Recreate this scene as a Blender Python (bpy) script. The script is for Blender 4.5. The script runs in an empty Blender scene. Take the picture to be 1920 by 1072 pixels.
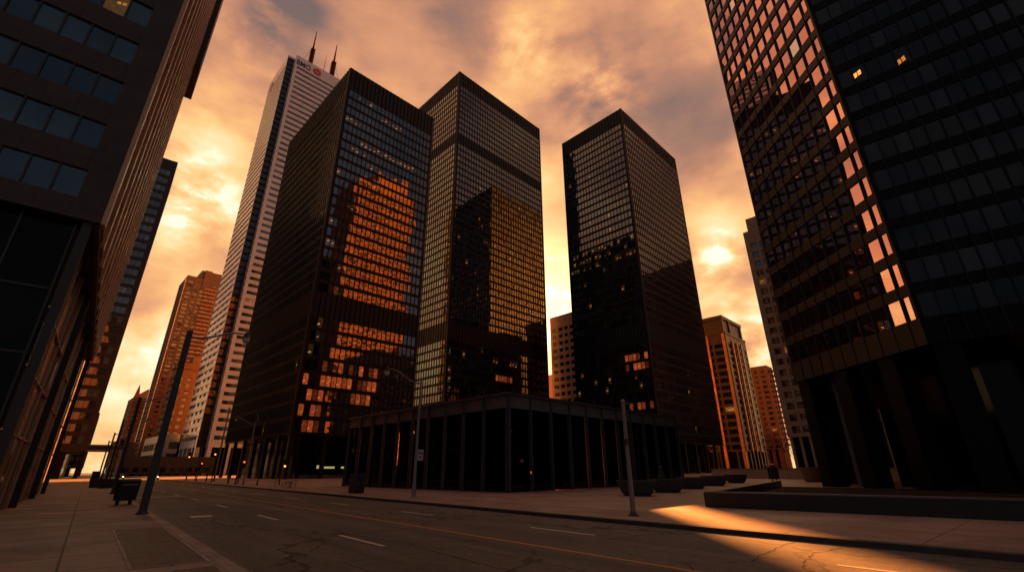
import bpy, math, random
from mathutils import Vector, Matrix

random.seed(7)
R = math.radians
sc = bpy.context.scene
col = sc.collection

# ------------------------------------------------------------------ camera
F_PX, PITCH, ROLL, CAM_H = 856.37, 0.381906, -0.00736, 1.7
fwd = Vector((0, math.cos(PITCH), math.sin(PITCH)))
rgt = Vector((1, 0, 0))
up0 = rgt.cross(fwd)
cr, sr = math.cos(ROLL), math.sin(ROLL)
cam_r = rgt * cr + up0 * sr
cam_u = rgt * -sr + up0 * cr
cam_pos = Vector((0, 0, CAM_H))
cd = bpy.data.cameras.new('camera')
cam = bpy.data.objects.new('camera', cd)
col.objects.link(cam)
cd.sensor_width = 36.0
cd.lens = 36.0 * F_PX / 1920
cd.clip_start = 0.1
cd.clip_end = 6000
m = Matrix.Identity(4)
for i, v in enumerate((cam_r, cam_u, -fwd)):
    for j in range(3):
        m[j][i] = v[j]
m.translation = cam_pos
cam.matrix_world = m
sc.camera = cam

# ------------------------------------------------------------------ city grid
AZ_GRID = R(-45.07)          # towers on the right side of the street
AZ_ROAD = R(-40.89)          # the street and its left side
ROT_GRID = math.pi / 2 - (AZ_GRID + math.pi / 2)
ROT_ROAD = math.pi / 2 - (AZ_ROAD + math.pi / 2)
rA = Vector((math.sin(AZ_ROAD), math.cos(AZ_ROAD), 0))   # along the street
rB = Vector((math.cos(AZ_ROAD), -math.sin(AZ_ROAD), 0))  # across it


def road(along, lat, z=0.0):
    return rA * along + rB * lat + Vector((0, 0, z))


# ------------------------------------------------------------------ helpers
def tag(o, label=None, cat=None, group=None, kind=None):
    if label: o['label'] = label
    if cat: o['category'] = cat
    if group: o['group'] = group
    if kind: o['kind'] = kind
    return o


def empty(name, loc, rz=0.0):
    o = bpy.data.objects.new(name, None)
    col.objects.link(o)
    o.location = loc
    o.rotation_euler = (0, 0, rz)
    o.empty_display_size = 0.5
    return o


def copy_tree(o, parent=None):
    c = o.copy()
    col.objects.link(c)
    c.parent = parent
    for ch in list(o.children):
        copy_tree(ch, c)
    return c


class MB:
    def __init__(self):
        self.v, self.f, self.m, self.uv = [], [], [], []

    def quad(self, pts, mi=0, uv=None):
        n = len(self.v)
        self.v += [tuple(p) for p in pts]
        self.f.append(tuple(range(n, n + len(pts))))
        self.m.append(mi)
        self.uv.append(uv)

    def hexa(self, p, mi=0):
        """8 points: bottom 4 ccw, top 4 ccw"""
        n = len(self.v)
        self.v += [tuple(q) for q in p]
        for f in ((3, 2, 1, 0), (4, 5, 6, 7), (0, 1, 5, 4), (1, 2, 6, 5), (2, 3, 7, 6), (3, 0, 4, 7)):
            self.f.append(tuple(n + i for i in f))
            self.m.append(mi)
            self.uv.append(None)

    def box(self, x0, x1, y0, y1, z0, z1, mi=0):
        self.hexa([(x0, y0, z0), (x1, y0, z0), (x1, y1, z0), (x0, y1, z0),
                   (x0, y0, z1), (x1, y0, z1), (x1, y1, z1), (x0, y1, z1)], mi)

    def prism(self, poly, z0, z1, mi=0, taper=None):
        n = len(self.v)
        k = len(poly)
        top = taper or poly
        self.v += [(p[0], p[1], z0) for p in poly] + [(p[0], p[1], z1) for p in top]
        self.f.append(tuple(n + i for i in reversed(range(k)))); self.m.append(mi); self.uv.append(None)
        self.f.append(tuple(n + k + i for i in range(k))); self.m.append(mi); self.uv.append(None)
        for i in range(k):
            j = (i + 1) % k
            self.f.append((n + i, n + j, n + k + j, n + k + i)); self.m.append(mi); self.uv.append(None)

    def tube(self, pts, rad, sides=10, mi=0):
        pts = [Vector(p) for p in pts]
        rads = rad if isinstance(rad, (list, tuple)) else [rad] * len(pts)
        rings = []
        prev = None
        for i, p in enumerate(pts):
            a = pts[max(i - 1, 0)]
            b = pts[min(i + 1, len(pts) - 1)]
            t = (b - a).normalized()
            ref = prev if prev is not None else (Vector((0, 0, 1)) if abs(t.z) < .9 else Vector((1, 0, 0)))
            x = (ref - t * ref.dot(t)).normalized()
            prev = x
            y = t.cross(x)
            n = len(self.v)
            for k in range(sides):
                an = 2 * math.pi * k / sides
                q = p + (x * math.cos(an) + y * math.sin(an)) * rads[i]
                self.v.append(tuple(q))
            rings.append(n)
        for a, b in zip(rings, rings[1:]):
            for k in range(sides):
                j = (k + 1) % sides
                self.f.append((a + k, a + j, b + j, b + k)); self.m.append(mi); self.uv.append(None)
        self.f.append(tuple(rings[0] + k for k in reversed(range(sides)))); self.m.append(mi); self.uv.append(None)
        self.f.append(tuple(rings[-1] + k for k in range(sides))); self.m.append(mi); self.uv.append(None)

    def lathe(self, prof, sides=20, mi=0, c=(0, 0, 0)):
        rings = []
        for r, z in prof:
            n = len(self.v)
            for k in range(sides):
                an = 2 * math.pi * k / sides
                self.v.append((c[0] + r * math.cos(an), c[1] + r * math.sin(an), c[2] + z))
            rings.append(n)
        for a, b in zip(rings, rings[1:]):
            for k in range(sides):
                j = (k + 1) % sides
                self.f.append((a + k, a + j, b + j, b + k)); self.m.append(mi); self.uv.append(None)
        self.f.append(tuple(rings[0] + k for k in reversed(range(sides)))); self.m.append(mi); self.uv.append(None)
        self.f.append(tuple(rings[-1] + k for k in range(sides))); self.m.append(mi); self.uv.append(None)

    def build(self, name, mats, parent=None, smooth=False, bevel=0.0):
        me = bpy.data.meshes.new(name)
        me.from_pydata(self.v, [], self.f)
        if not isinstance(mats, (list, tuple)):
            mats = [mats]
        for mt in mats:
            me.materials.append(mt)
        me.polygons.foreach_set('material_index', self.m)
        if any(u is not None for u in self.uv):
            ul = me.uv_layers.new(name='UVMap')
            flat = []
            for f, u in zip(self.f, self.uv):
                if u is None:
                    u = [(0, 0)] * len(f)
                for q in u:
                    flat += [q[0], q[1]]
            ul.data.foreach_set('uv', flat)
        if smooth:
            me.polygons.foreach_set('use_smooth', [True] * len(self.f))
        me.update()
        o = bpy.data.objects.new(name, me)
        col.objects.link(o)
        if parent is not None:
            o.parent = parent
        if smooth:
            try:
                md = o.modifiers.new('edges', 'EDGE_SPLIT')
                md.split_angle = R(40)
            except Exception:
                pass
        if bevel:
            b = o.modifiers.new('bevel', 'BEVEL')
            b.width = bevel
            b.segments = 2
            b.limit_method = 'ANGLE'
        return o


# ------------------------------------------------------------------ materials
def newmat(name):
    mt = bpy.data.materials.new(name)
    mt.use_nodes = True
    nt = mt.node_tree
    return mt, nt, nt.nodes['Principled BSDF']


def N(nt, t, **kw):
    n = nt.nodes.new(t)
    for k, v in kw.items():
        setattr(n, k, v)
    return n


def ramp(nt, fac, stops):
    r = N(nt, 'ShaderNodeValToRGB')
    els = r.color_ramp.elements
    while len(els) < len(stops):
        els.new(0.5)
    for e, (p, c) in zip(els, stops):
        e.position = p
        e.color = (*c, 1) if len(c) == 3 else c
    nt.links.new(fac, r.inputs[0])
    return r.outputs[0]


def math_n(nt, op, a, b=None, c=None):
    n = N(nt, 'ShaderNodeMath', operation=op)
    for i, v in enumerate((a, b, c)):
        if v is None: continue
        if isinstance(v, (int, float)):
            n.inputs[i].default_value = v
        else:
            nt.links.new(v, n.inputs[i])
    return n.outputs[0]


def mixc(nt, fac, a, b, mode='MIX'):
    n = N(nt, 'ShaderNodeMix', data_type='RGBA', blend_type=mode)
    for s, v in ((0, fac), (6, a), (7, b)):
        if isinstance(v, (int, float)):
            n.inputs[s].default_value = v
        elif isinstance(v, tuple):
            n.inputs[s].default_value = (*v, 1)
        else:
            nt.links.new(v, n.inputs[s])
    return n.outputs[2]


def noise(nt, vec, scale, detail=6, rough=.6, dist=0.0):
    n = N(nt, 'ShaderNodeTexNoise')
    n.inputs['Scale'].default_value = scale
    n.inputs['Detail'].default_value = detail
    n.inputs['Roughness'].default_value = rough
    n.inputs['Distortion'].default_value = dist
    nt.links.new(vec, n.inputs['Vector'])
    return n.outputs['Fac']


def objco(nt, scale=None):
    t = N(nt, 'ShaderNodeTexCoord')
    if scale is None:
        return t.outputs['Object']
    mp = N(nt, 'ShaderNodeMapping')
    mp.inputs['Scale'].default_value = scale
    nt.links.new(t.outputs['Object'], mp.inputs['Vector'])
    return mp.outputs['Vector']


def bump(nt, h, bs, strength, dist=0.05):
    b = N(nt, 'ShaderNodeBump')
    b.inputs['Strength'].default_value = strength
    b.inputs['Distance'].default_value = dist
    nt.links.new(h, b.inputs['Height'])
    nt.links.new(b.outputs['Normal'], bs.inputs['Normal'])


def plain(name, colr, rough=.6, metal=0.0, var=.25, scale=1.5, spec=.5, bmp=0.0, streak=False):
    """paint / stone / metal with an uneven tone and some surface grain"""
    mt, nt, bs = newmat(name)
    vec = objco(nt, (1, 1, .15) if streak else None)
    n1 = noise(nt, vec, scale, 8, .65)
    lo = tuple(max(0, c * (1 - var)) for c in colr)
    hi = tuple(min(1, c * (1 + var)) for c in colr)
    c = ramp(nt, n1, [(.3, lo), (.7, hi)])
    nt.links.new(c, bs.inputs['Base Color'])
    rr = ramp(nt, n1, [(.3, (max(0, rough - .1),) * 3), (.7, (min(1, rough + .1),) * 3)])
    nt.links.new(rr, bs.inputs['Roughness'])
    bs.inputs['Metallic'].default_value = metal
    bs.inputs['Specular IOR Level'].default_value = spec
    if bmp:
        bump(nt, noise(nt, vec, scale * 12, 4, .6), bs, bmp, .02)
    return mt


def rnd_island(nt):
    g = N(nt, 'ShaderNodeNewGeometry')
    o = N(nt, 'ShaderNodeObjectInfo')
    s = math_n(nt, 'ADD', g.outputs['Random Per Island'], o.outputs['Random'])
    return math_n(nt, 'FRACT', s)


def smooth_n(nt, v, a, b_):
    mr = N(nt, 'ShaderNodeMapRange')
    nt.links.new(v, mr.inputs['Value'])
    mr.inputs['From Min'].default_value = a
    mr.inputs['From Max'].default_value = b_
    mr.inputs['To Min'].default_value = .25
    mr.inputs['To Max'].default_value = 1.3
    return mr.outputs['Result']


def glass(name, base=(.012, .013, .015), ior=1.9, rough=.02, wave=.05, wscale=.5, tint=(1, 1, 1), lit=None, litc=(1, .42, .14), room=0.0, blinds=.3, metal=0.0, ls=(.06, .19)):
    """coated curtain-wall glass; lit = strength of the ceiling lamps seen inside"""
    mt, nt, bs = newmat(name)
    rn = rnd_island(nt)
    hi = tuple(c * 2.6 + .012 for c in base)
    c = ramp(nt, rn, [(0, base), (1 - blinds, base), (1 - blinds + .02, hi)])
    nt.links.new(c, bs.inputs['Base Color'])
    bs.inputs['Roughness'].default_value = rough
    bs.inputs['IOR'].default_value = ior
    bs.inputs['Metallic'].default_value = metal
    bs.inputs['Specular Tint'].default_value = (*tint, 1)
    if wave:
        bump(nt, noise(nt, objco(nt), wscale, 1, .4), bs, wave, .3)
    if lit:
        uv = N(nt, 'ShaderNodeUVMap')
        sx = N(nt, 'ShaderNodeSeparateXYZ')
        nt.links.new(uv.outputs[0], sx.inputs[0])
        # a lamp strip whose place shifts from pane to pane
        cy = math_n(nt, 'MULTIPLY_ADD', rn, .5, .22)
        cx = math_n(nt, 'MULTIPLY_ADD', math_n(nt, 'FRACT', math_n(nt, 'MULTIPLY', rn, 7.31)), .5, .25)
        dy = math_n(nt, 'ABSOLUTE', math_n(nt, 'SUBTRACT', sx.outputs[1], math_n(nt, 'ADD', cy, math_n(nt, 'MULTIPLY', math_n(nt, 'SUBTRACT', sx.outputs[0], .5), .25))))
        dx = math_n(nt, 'ABSOLUTE', math_n(nt, 'SUBTRACT', sx.outputs[0], cx))
        my = math_n(nt, 'LESS_THAN', dy, ls[0])
        mx = math_n(nt, 'LESS_THAN', dx, ls[1])
        lamp = math_n(nt, 'MULTIPLY', my, mx)
        lamp = math_n(nt, 'MULTIPLY', lamp, math_n(nt, 'GREATER_THAN', dx, .035))
        lamp = math_n(nt, 'MULTIPLY', lamp, smooth_n(nt, noise(nt, uv.outputs[0], 9, 3, .6), .3, .7))
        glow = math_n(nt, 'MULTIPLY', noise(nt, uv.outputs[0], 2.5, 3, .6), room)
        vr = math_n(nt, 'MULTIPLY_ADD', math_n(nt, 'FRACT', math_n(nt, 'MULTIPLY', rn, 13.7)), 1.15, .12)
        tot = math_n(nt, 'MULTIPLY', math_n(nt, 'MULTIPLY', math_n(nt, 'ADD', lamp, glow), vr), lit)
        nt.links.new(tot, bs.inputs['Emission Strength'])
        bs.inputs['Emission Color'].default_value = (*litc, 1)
    return mt


M = {}
M['steel'] = plain('black_painted_steel', (.0045, .006, .009), .5, 0, .35, .4, .25, .05, True)
M['steel_edge'] = plain('black_steel_mullion', (.007, .008, .012), .38, 0, .3, .6, .20)
M['shaded_face'] = plain('shaded_spandrel', (.0035, .004, .0055), .6, 0, .3, .5, .15)  # right tower's side spandrels and columns, with shade put into the colour
M['louvre'] = plain('dark_louvre', (.006, .007, .009), .6, 0, .3, .8, .3)
M['pav_steel'] = plain('graphite_steel', (.060, .064, .078), .45, 0, .2, 1.0, .5, .05)
M['pav_panel'] = plain('graphite_fascia_panel', (.125, .120, .130), .5, 0, .18, .8, .45, .03)
M['glass_t'] = glass('smoked_bronze_glass', (.006, .006, .007), 2.5, .03, .05, .35, tint=(.95, .94, 1))
M['glass_t_dot'] = glass('smoked_glass_with_lamp', (.007, .006, .007), 2.4, .03, .05, .35, lit=.16, room=.05)
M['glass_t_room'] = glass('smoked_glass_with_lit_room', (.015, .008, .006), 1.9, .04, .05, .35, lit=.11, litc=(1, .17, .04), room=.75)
M['glass_dull'] = glass('matt_dark_glass', (.02, .010, .007), 1.3, .5, .03, .35)
M['glass_rt'] = glass('mirror_bronze_glass', (.88, .50, .43), 1.5, .008, .022, .22, blinds=.0, metal=1.0)
M['glass_rt_side'] = glass('dark_blue_glass', (.004, .006, .009), 1.44, .02, .04, .3)
M['glass_rt_lit'] = glass('dark_blue_glass_with_lamps', (.006, .007, .010), 1.52, .02, .04, .3, lit=.40, litc=(1, .30, .05), room=.0, ls=(.13, .27))
M['glass_blue'] = glass('blue_grey_glass', (.010, .020, .028), 2.1, .02, .06, .5, tint=(.62, .84, 1))
M['glass_blue_lit'] = glass('blue_grey_glass_with_lamps', (.012, .020, .026), 1.8, .02, .06, .5, lit=.30, litc=(1, .40, .08), room=.3)
M['glass_green'] = glass('green_grey_glass', (.045, .058, .060), 2.5, .03, .05, .4)
M['glass_dark'] = glass('dark_window_glass', (.010, .010, .010), 1.7, .03, .05, .6)
M['glass_dark_lit'] = glass('dark_window_with_lamp', (.012, .010, .010), 1.6, .04, .05, .6, lit=.18, litc=(1, .34, .1), room=.3)
M['glass_black'] = glass('black_lobby_glass', (.004, .004, .005), 1.25, .12, .03, .3, blinds=0)
M['marble'] = plain('white_marble', (.85, .79, .75), .14, 0, .10, .18, .8, .04)
M['marble_joint'] = plain('grey_marble', (.42, .40, .38), .4, 0, .12, .4, .5)
M['brownstone'] = plain('brown_granite', (.060, .042, .036), .5, 0, .25, 1.2, .5, .08)
mt, nt, bs = newmat('brown_granite_panels')
tcc = N(nt, 'ShaderNodeTexCoord'); sp_ = N(nt, 'ShaderNodeSeparateXYZ'); nt.links.new(tcc.outputs['Object'], sp_.inputs[0])
cb_ = N(nt, 'ShaderNodeCombineXYZ'); nt.links.new(math_n(nt, 'ADD', sp_.outputs[0], sp_.outputs[1]), cb_.inputs[0]); nt.links.new(sp_.outputs[2], cb_.inputs[1])
br_ = N(nt, 'ShaderNodeTexBrick'); br_.offset = 0
for k_, v_ in (('Scale', 1), ('Brick Width', 1.1), ('Row Height', .65), ('Mortar Size', .012), ('Mortar Smooth', .2)): br_.inputs[k_].default_value = v_
br_.inputs['Color1'].default_value = (.046, .024, .018, 1); br_.inputs['Color2'].default_value = (.064, .034, .026, 1); br_.inputs['Mortar'].default_value = (.010, .007, .006, 1)
nt.links.new(cb_.outputs[0], br_.inputs['Vector'])
cc_ = mixc(nt, .4, br_.outputs['Color'], ramp(nt, noise(nt, tcc.outputs['Object'], 2.2, 8, .65), [(.3, (.2, .2, .2)), (.7, (.8, .8, .8))]), 'OVERLAY')
nt.links.new(cc_, bs.inputs['Base Color']); bs.inputs['Roughness'].default_value = .5
bump(nt, math_n(nt, 'MULTIPLY', br_.outputs['Fac'], -1.0), bs, .4, .02)
M['brownstone'] = mt
M['bronze_fin'] = plain('bronze_fin_metal', (.62, .30, .16), .32, .8, .15, .8, .5)
M['dark_panel'] = plain('dark_bronze_panel', (.035, .026, .024), .45, 0, .25, .7, .5)
M['rt_band'] = plain('mauve_bronze_spandrel', (.022, .013, .0125), .5, .3, .2, .5, .5, .02)
M['brick_warm'] = plain('warm_brick', (.34, .17, .10), .8, 0, .2, .6, .3, .1)
M['brick_brown'] = plain('brown_precast', (.135, .072, .055), .75, 0, .2, .5, .35, .08)
M['sandstone'] = plain('sandstone', (.36, .15, .065), .75, 0, .2, .5, .35, .08)
M['orange_brick'] = plain('orange_brick', (.34, .14, .06), .78, 0, .2, .5, .35, .08)
M['dull_brick'] = plain('dull_orange_brick', (.16, .064, .03), .78, 0, .2, .5, .35, .08)
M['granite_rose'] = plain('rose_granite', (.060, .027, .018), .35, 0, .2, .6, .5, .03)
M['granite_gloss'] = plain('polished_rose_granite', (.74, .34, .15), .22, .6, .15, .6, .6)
M['concrete_b'] = plain('grey_concrete_block', (.27, .215, .20), .7, 0, .2, .4, .35, .08)
M['concrete_l'] = plain('light_concrete', (.80, .46, .26), .7, 0, .15, .4, .35, .05)
M['roof'] = plain('roof_gravel', (.06, .055, .05), .9, 0, .2, 1, .2)
M['pole_dark'] = plain('dark_grey_pole', (.045, .045, .048), .5, .2, .25, 3, .5, .06)
M['pole_grey'] = plain('galvanised_pole', (.24, .21, .20), .5, .35, .2, 3, .5, .06)
M['arm'] = plain('brushed_arm', (.26, .24, .23), .35, .8, .15, 4)
M['black_plastic'] = plain('black_bin_plastic', (.018, .018, .020), .55, 0, .3, 3, .4, .06)
M['planter'] = plain('dark_cast_concrete', (.055, .048, .042), .7, 0, .25, 2.5, .35, .12)
M['planter_brown'] = plain('brown_cast_stone', (.17, .095, .055), .6, 0, .25, 2.5, .4, .1)
M['soil'] = plain('planting_soil', (.03, .022, .016), .95, 0, .4, 6, .1, .3)
M['black_granite'] = plain('black_granite', (.010, .009, .009), .4, 0, .35, 6, .5, .02)
M['sign_white'] = plain('sign_enamel', (.66, .60, .58), .4, 0, .06, 3)
M['sign_ink'] = plain('sign_ink', (.08, .03, .03), .5, 0, .1, 3)
M['logo_blue'] = plain('sign_blue', (.03, .06, .12), .4, 0, .1, 1)
M['logo_red'] = plain('sign_red', (.55, .02, .02), .4, 0, .08, 1)
M['logo_white'] = plain('sign_pale_bar', (.75, .45, .42), .5, 0, .05, 1)
M['antenna'] = plain('rust_red_antenna', (.09, .030, .018), .6, .3, .25, 1)
M['rubber'] = plain('tyre_rubber', (.02, .02, .02), .8, 0, .2, 6)
M['car_paint'] = plain('dark_car_paint', (.03, .03, .035), .25, .3, .1, 1)
M['bark'] = plain('tree_bark', (.075, .045, .032), .9, 0, .3, 4, .2, .3)


def emis(name, c, s):
    mt, nt, bs = newmat(name)
    bs.inputs['Base Color'].default_value = (*[x * .3 for x in c], 1)
    bs.inputs['Emission Color'].default_value = (*c, 1)
    bs.inputs['Emission Strength'].default_value = s
    return mt


M['amber'] = emis('amber_signal', (1, .22, .02), .9)
M['red'] = emis('red_signal', (1, .08, .02), .6)
M['white_lamp'] = emis('white_lamp', (1, .85, .65), .8)
M['screen'] = emis('lobby_light_panel', (.75, .70, .22), .075)
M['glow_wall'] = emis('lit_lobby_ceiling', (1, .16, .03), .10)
mt, nt, bs = newmat('lamp_glass')
bs.inputs['Base Color'].default_value = (.75, .68, .6, 1)
bs.inputs['Roughness'].default_value = .12
bs.inputs['IOR'].default_value = 1.5
bs.inputs['Transmission Weight'].default_value = .35
M['lamp_glass'] = mt

mt, nt, bs = newmat('added_reflection_glow')  # added glow that imitates a warm reflection in the pavilion glass
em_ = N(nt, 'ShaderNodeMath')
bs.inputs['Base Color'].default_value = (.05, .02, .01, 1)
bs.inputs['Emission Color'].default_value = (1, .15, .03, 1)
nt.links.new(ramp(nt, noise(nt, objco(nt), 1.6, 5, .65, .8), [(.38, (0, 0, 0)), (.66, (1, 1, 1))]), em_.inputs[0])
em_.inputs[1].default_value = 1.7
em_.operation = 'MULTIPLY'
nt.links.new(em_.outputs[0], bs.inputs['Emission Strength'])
M['added_glow'] = mt
# see-through dark glass for the low pavilion
mt, nt, bs = newmat('clear_dark_glass')
nt.nodes.remove(bs)
out = nt.nodes['Material Output']
tr = N(nt, 'ShaderNodeBsdfTransparent'); tr.inputs[0].default_value = (.10, .095, .09, 1)
gl = N(nt, 'ShaderNodeBsdfGlossy'); gl.inputs['Roughness'].default_value = .015
fr = N(nt, 'ShaderNodeFresnel'); fr.inputs[0].default_value = 1.38
mx = N(nt, 'ShaderNodeMixShader')
nt.links.new(fr.outputs[0], mx.inputs[0])
nt.links.new(tr.outputs[0], mx.inputs[1]); nt.links.new(gl.outputs[0], mx.inputs[2])
nt.links.new(mx.outputs[0], out.inputs[0])
M['clear_glass'] = mt

# asphalt with patches and cracks
mt, nt, bs = newmat('asphalt')
oc = objco(nt)
n1 = noise(nt, objco(nt, (1, .25, 1)), .45, 8, .62, .4)
n2 = noise(nt, oc, 42, 4, .75)
n3 = noise(nt, oc, 5.0, 6, .7)
c = ramp(nt, n1, [(.26, (.052, .041, .043)), (.5, (.102, .081, .083)), (.74, (.150, .120, .121))])
c = mixc(nt, .75, c, ramp(nt, n2, [(.32, (.04, .04, .04)), (.68, (.9, .9, .9))]), 'OVERLAY')
c = mixc(nt, .55, c, ramp(nt, n3, [(.3, (.16, .16, .16)), (.7, (.80, .80, .80))]), 'OVERLAY')
# rectangular utility cuts, patched with younger asphalt
pb = N(nt, 'ShaderNodeTexBrick'); pb.inputs['Scale'].default_value = 1
pb.inputs['Brick Width'].default_value = 3.1; pb.inputs['Row Height'].default_value = 11.0
pb.inputs['Mortar Size'].default_value = .022; pb.inputs['Mortar Smooth'].default_value = 0
pb.inputs['Color1'].default_value = (0, 0, 0, 1); pb.inputs['Color2'].default_value = (1, 1, 1, 1); pb.inputs['Mortar'].default_value = (.5, .5, .5, 1)
nt.links.new(oc, pb.inputs['Vector'])
c = mixc(nt, ramp(nt, pb.outputs['Color'], [(.62, (0, 0, 0)), (.75, (.45, .45, .45))]), c, (.035, .029, .030))
seam = math_n(nt, 'MULTIPLY', pb.outputs['Fac'], math_n(nt, 'GREATER_THAN', noise(nt, oc, .21, 2, .5), .5))
c = mixc(nt, math_n(nt, 'MULTIPLY', seam, .8), c, (.010, .009, .009))
warp = N(nt, 'ShaderNodeVectorMath', operation='ADD')
nn = N(nt, 'ShaderNodeTexNoise'); nn.inputs['Scale'].default_value = .9; nn.inputs['Detail'].default_value = 6
nt.links.new(oc, nn.inputs['Vector'])
sc_ = N(nt, 'ShaderNodeVectorMath', operation='SCALE'); sc_.inputs['Scale'].default_value = 1.6
nt.links.new(nn.outputs['Color'], sc_.inputs[0])
nt.links.new(oc, warp.inputs[0]); nt.links.new(sc_.outputs[0], warp.inputs[1])
vo = N(nt, 'ShaderNodeTexVoronoi', feature='DISTANCE_TO_EDGE'); vo.inputs['Scale'].default_value = .17
nt.links.new(warp.outputs[0], vo.inputs['Vector'])
crk = math_n(nt, 'LESS_THAN', vo.outputs['Distance'], .011)
msk = math_n(nt, 'GREATER_THAN', noise(nt, oc, .12, 2, .5), .42)
crk = math_n(nt, 'MULTIPLY', crk, msk)
c = mixc(nt, math_n(nt, 'MULTIPLY', crk, .92), c, (.010, .009, .009))
# darker oil track stains along the lanes
st = noise(nt, objco(nt, (1.2, .05, 1)), .8, 3, .5)
c = mixc(nt, ramp(nt, st, [(.48, (0, 0, 0)), (.70, (.6, .6, .6))]), c, (.022, .02, .02))
nt.links.new(c, bs.inputs['Base Color'])
bs.inputs['Roughness'].default_value = .72
bump(nt, n2, bs, .25, .01)
M['asphalt'] = mt


def paving(name, bw, bh, c1, c2, joint, mortar=.006, off=.5, rough=.6, stain=.4):
    mt, nt, bs = newmat(name)
    oc = objco(nt)
    br = N(nt, 'ShaderNodeTexBrick')
    br.offset = off
    br.inputs['Scale'].default_value = 1
    br.inputs['Brick Width'].default_value = bw
    br.inputs['Row Height'].default_value = bh
    br.inputs['Mortar Size'].default_value = mortar
    br.inputs['Mortar Smooth'].default_value = .1
    br.inputs['Color1'].default_value = (*c1, 1)
    br.inputs['Color2'].default_value = (*c2, 1)
    br.inputs['Mortar'].default_value = (*joint, 1)
    nt.links.new(oc, br.inputs['Vector'])
    n1 = noise(nt, oc, .5, 8, .65, .3)
    n2 = noise(nt, oc, 45, 3, .7)
    c = mixc(nt, stain, br.outputs['Color'], ramp(nt, n1, [(.3, (.10, .095, .09)), (.7, (.90, .90, .90))]), 'OVERLAY')
    c = mixc(nt, .6, c, ramp(nt, n2, [(.3, (.12, .12, .12)), (.7, (.88, .88, .88))]), 'OVERLAY')
    # chewing-gum and drip spots
    vo = N(nt, 'ShaderNodeTexVoronoi'); vo.inputs['Scale'].default_value = 1.3
    nt.links.new(oc, vo.inputs['Vector'])
    sp = math_n(nt, 'LESS_THAN', vo.outputs['Distance'], .035)
    c = mixc(nt, math_n(nt, 'MULTIPLY', sp, .5), c, (.05, .045, .04))
    nt.links.new(c, bs.inputs['Base Color'])
    bs.inputs['Roughness'].default_value = rough
    h = math_n(nt, 'ADD', math_n(nt, 'MULTIPLY', br.outputs['Fac'], -1.0), math_n(nt, 'MULTIPLY', n2, .3))
    bump(nt, h, bs, .3, .01)
    return mt


M['sidewalk'] = paving('sidewalk_concrete', 3.2, 2.15, (.20, .138, .122), (.25, .175, .155), (.040, .030, .027), .022, 0, .7, .55)
M['plaza'] = paving('plaza_granite', 1.5, 3.0, (.31, .205, .18), (.35, .24, .21), (.085, .055, .05), .018, 0, .5, .45)
M['walk_r'] = paving('plaza_edge_concrete', 2.0, 3.0, (.25, .165, .145), (.29, .195, .17), (.06, .04, .036), .018, 0, .6, .55)
M['kerb'] = paving('kerb_concrete', .9, 2.6, (.24, .18, .16), (.29, .215, .19), (.05, .04, .036), .02, 0, .7, .6)
M['kerb_dark'] = plain('kerb_granite_dark', (.055, .048, .045), .6, 0, .3, 1.2, .4, .12)


def worn_paint(name, colr, gap=.52):
    mt, nt, bs = newmat(name)
    oc = objco(nt)
    n = noise(nt, oc, 9, 6, .75)
    c = ramp(nt, n, [(gap - .12, (.07, .06, .056)), (gap + .02, colr)])
    nt.links.new(c, bs.inputs['Base Color'])
    bs.inputs['Roughness'].default_value = .6
    return mt


M['line_white'] = worn_paint('worn_white_line', (.62, .52, .46), .42)
M['line_yellow'] = worn_paint('worn_yellow_line', (.52, .19, .035), .40)
M['grate'] = plain('grate_brick', (.085, .060, .052), .6, .1, .4, 2.5, .4, .3)
M['ironwork'] = plain('cast_iron_cover', (.19, .12, .10), .5, .5, .3, 5, .5, .3)

# ------------------------------------------------------------------ sky
SUN_AZ, SUN_EL = 3.0, 17.6
w = bpy.data.worlds.new('World')
sc.world = w
w.use_nodes = True
nt = w.node_tree
bg = nt.nodes['Background']
tc = N(nt, 'ShaderNodeTexCoord')
dv = tc.outputs['Generated']
sx = N(nt, 'ShaderNodeSeparateXYZ'); nt.links.new(dv, sx.inputs[0])
X, Y, Z = sx.outputs
sky = N(nt, 'ShaderNodeTexSky', sky_type='NISHITA')
sky.sun_disc = False
sky.sun_elevation = R(SUN_EL)
sky.sun_rotation = R(SUN_AZ)
sky.air_density = 1.6
sky.dust_density = 4.0
sky.ozone_density = 1.0
sd = Vector((math.sin(R(SUN_AZ)) * math.cos(R(SUN_EL)), math.cos(R(SUN_AZ)) * math.cos(R(SUN_EL)), math.sin(R(SUN_EL))))


def dotn(v):
    n = N(nt, 'ShaderNodeVectorMath', operation='DOT_PRODUCT')
    nt.links.new(dv, n.inputs[0])
    n.inputs[1].default_value = tuple(v)
    return n.outputs['Value']


# cloud deck: lumpy noise on a layer seen in perspective
den = math_n(nt, 'ADD', math_n(nt, 'MAXIMUM', Z, 0.0), .95)
cv = N(nt, 'ShaderNodeCombineXYZ')
nt.links.new(math_n(nt, 'DIVIDE', X, den), cv.inputs[0])
nt.links.new(math_n(nt, 'DIVIDE', Y, den), cv.inputs[1])
nt.links.new(math_n(nt, 'MULTIPLY', Z, 1.1), cv.inputs[2])
mp = N(nt, 'ShaderNodeMapping'); nt.links.new(cv.outputs[0], mp.inputs[0])
mp.inputs['Location'].default_value = (3.1, 1.7, 5.3)
mp.inputs['Rotation'].default_value = (0, 0, R(25))
big = noise(nt, mp.outputs[0], 3.0, 3, .5, .1)
mid = noise(nt, mp.outputs[0], 7.2, 8, .53, .12)
fine = noise(nt, mp.outputs[0], 22.0, 6, .6, .2)
brk = noise(nt, mp.outputs[0], 12.0, 8, .58, .15)


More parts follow.
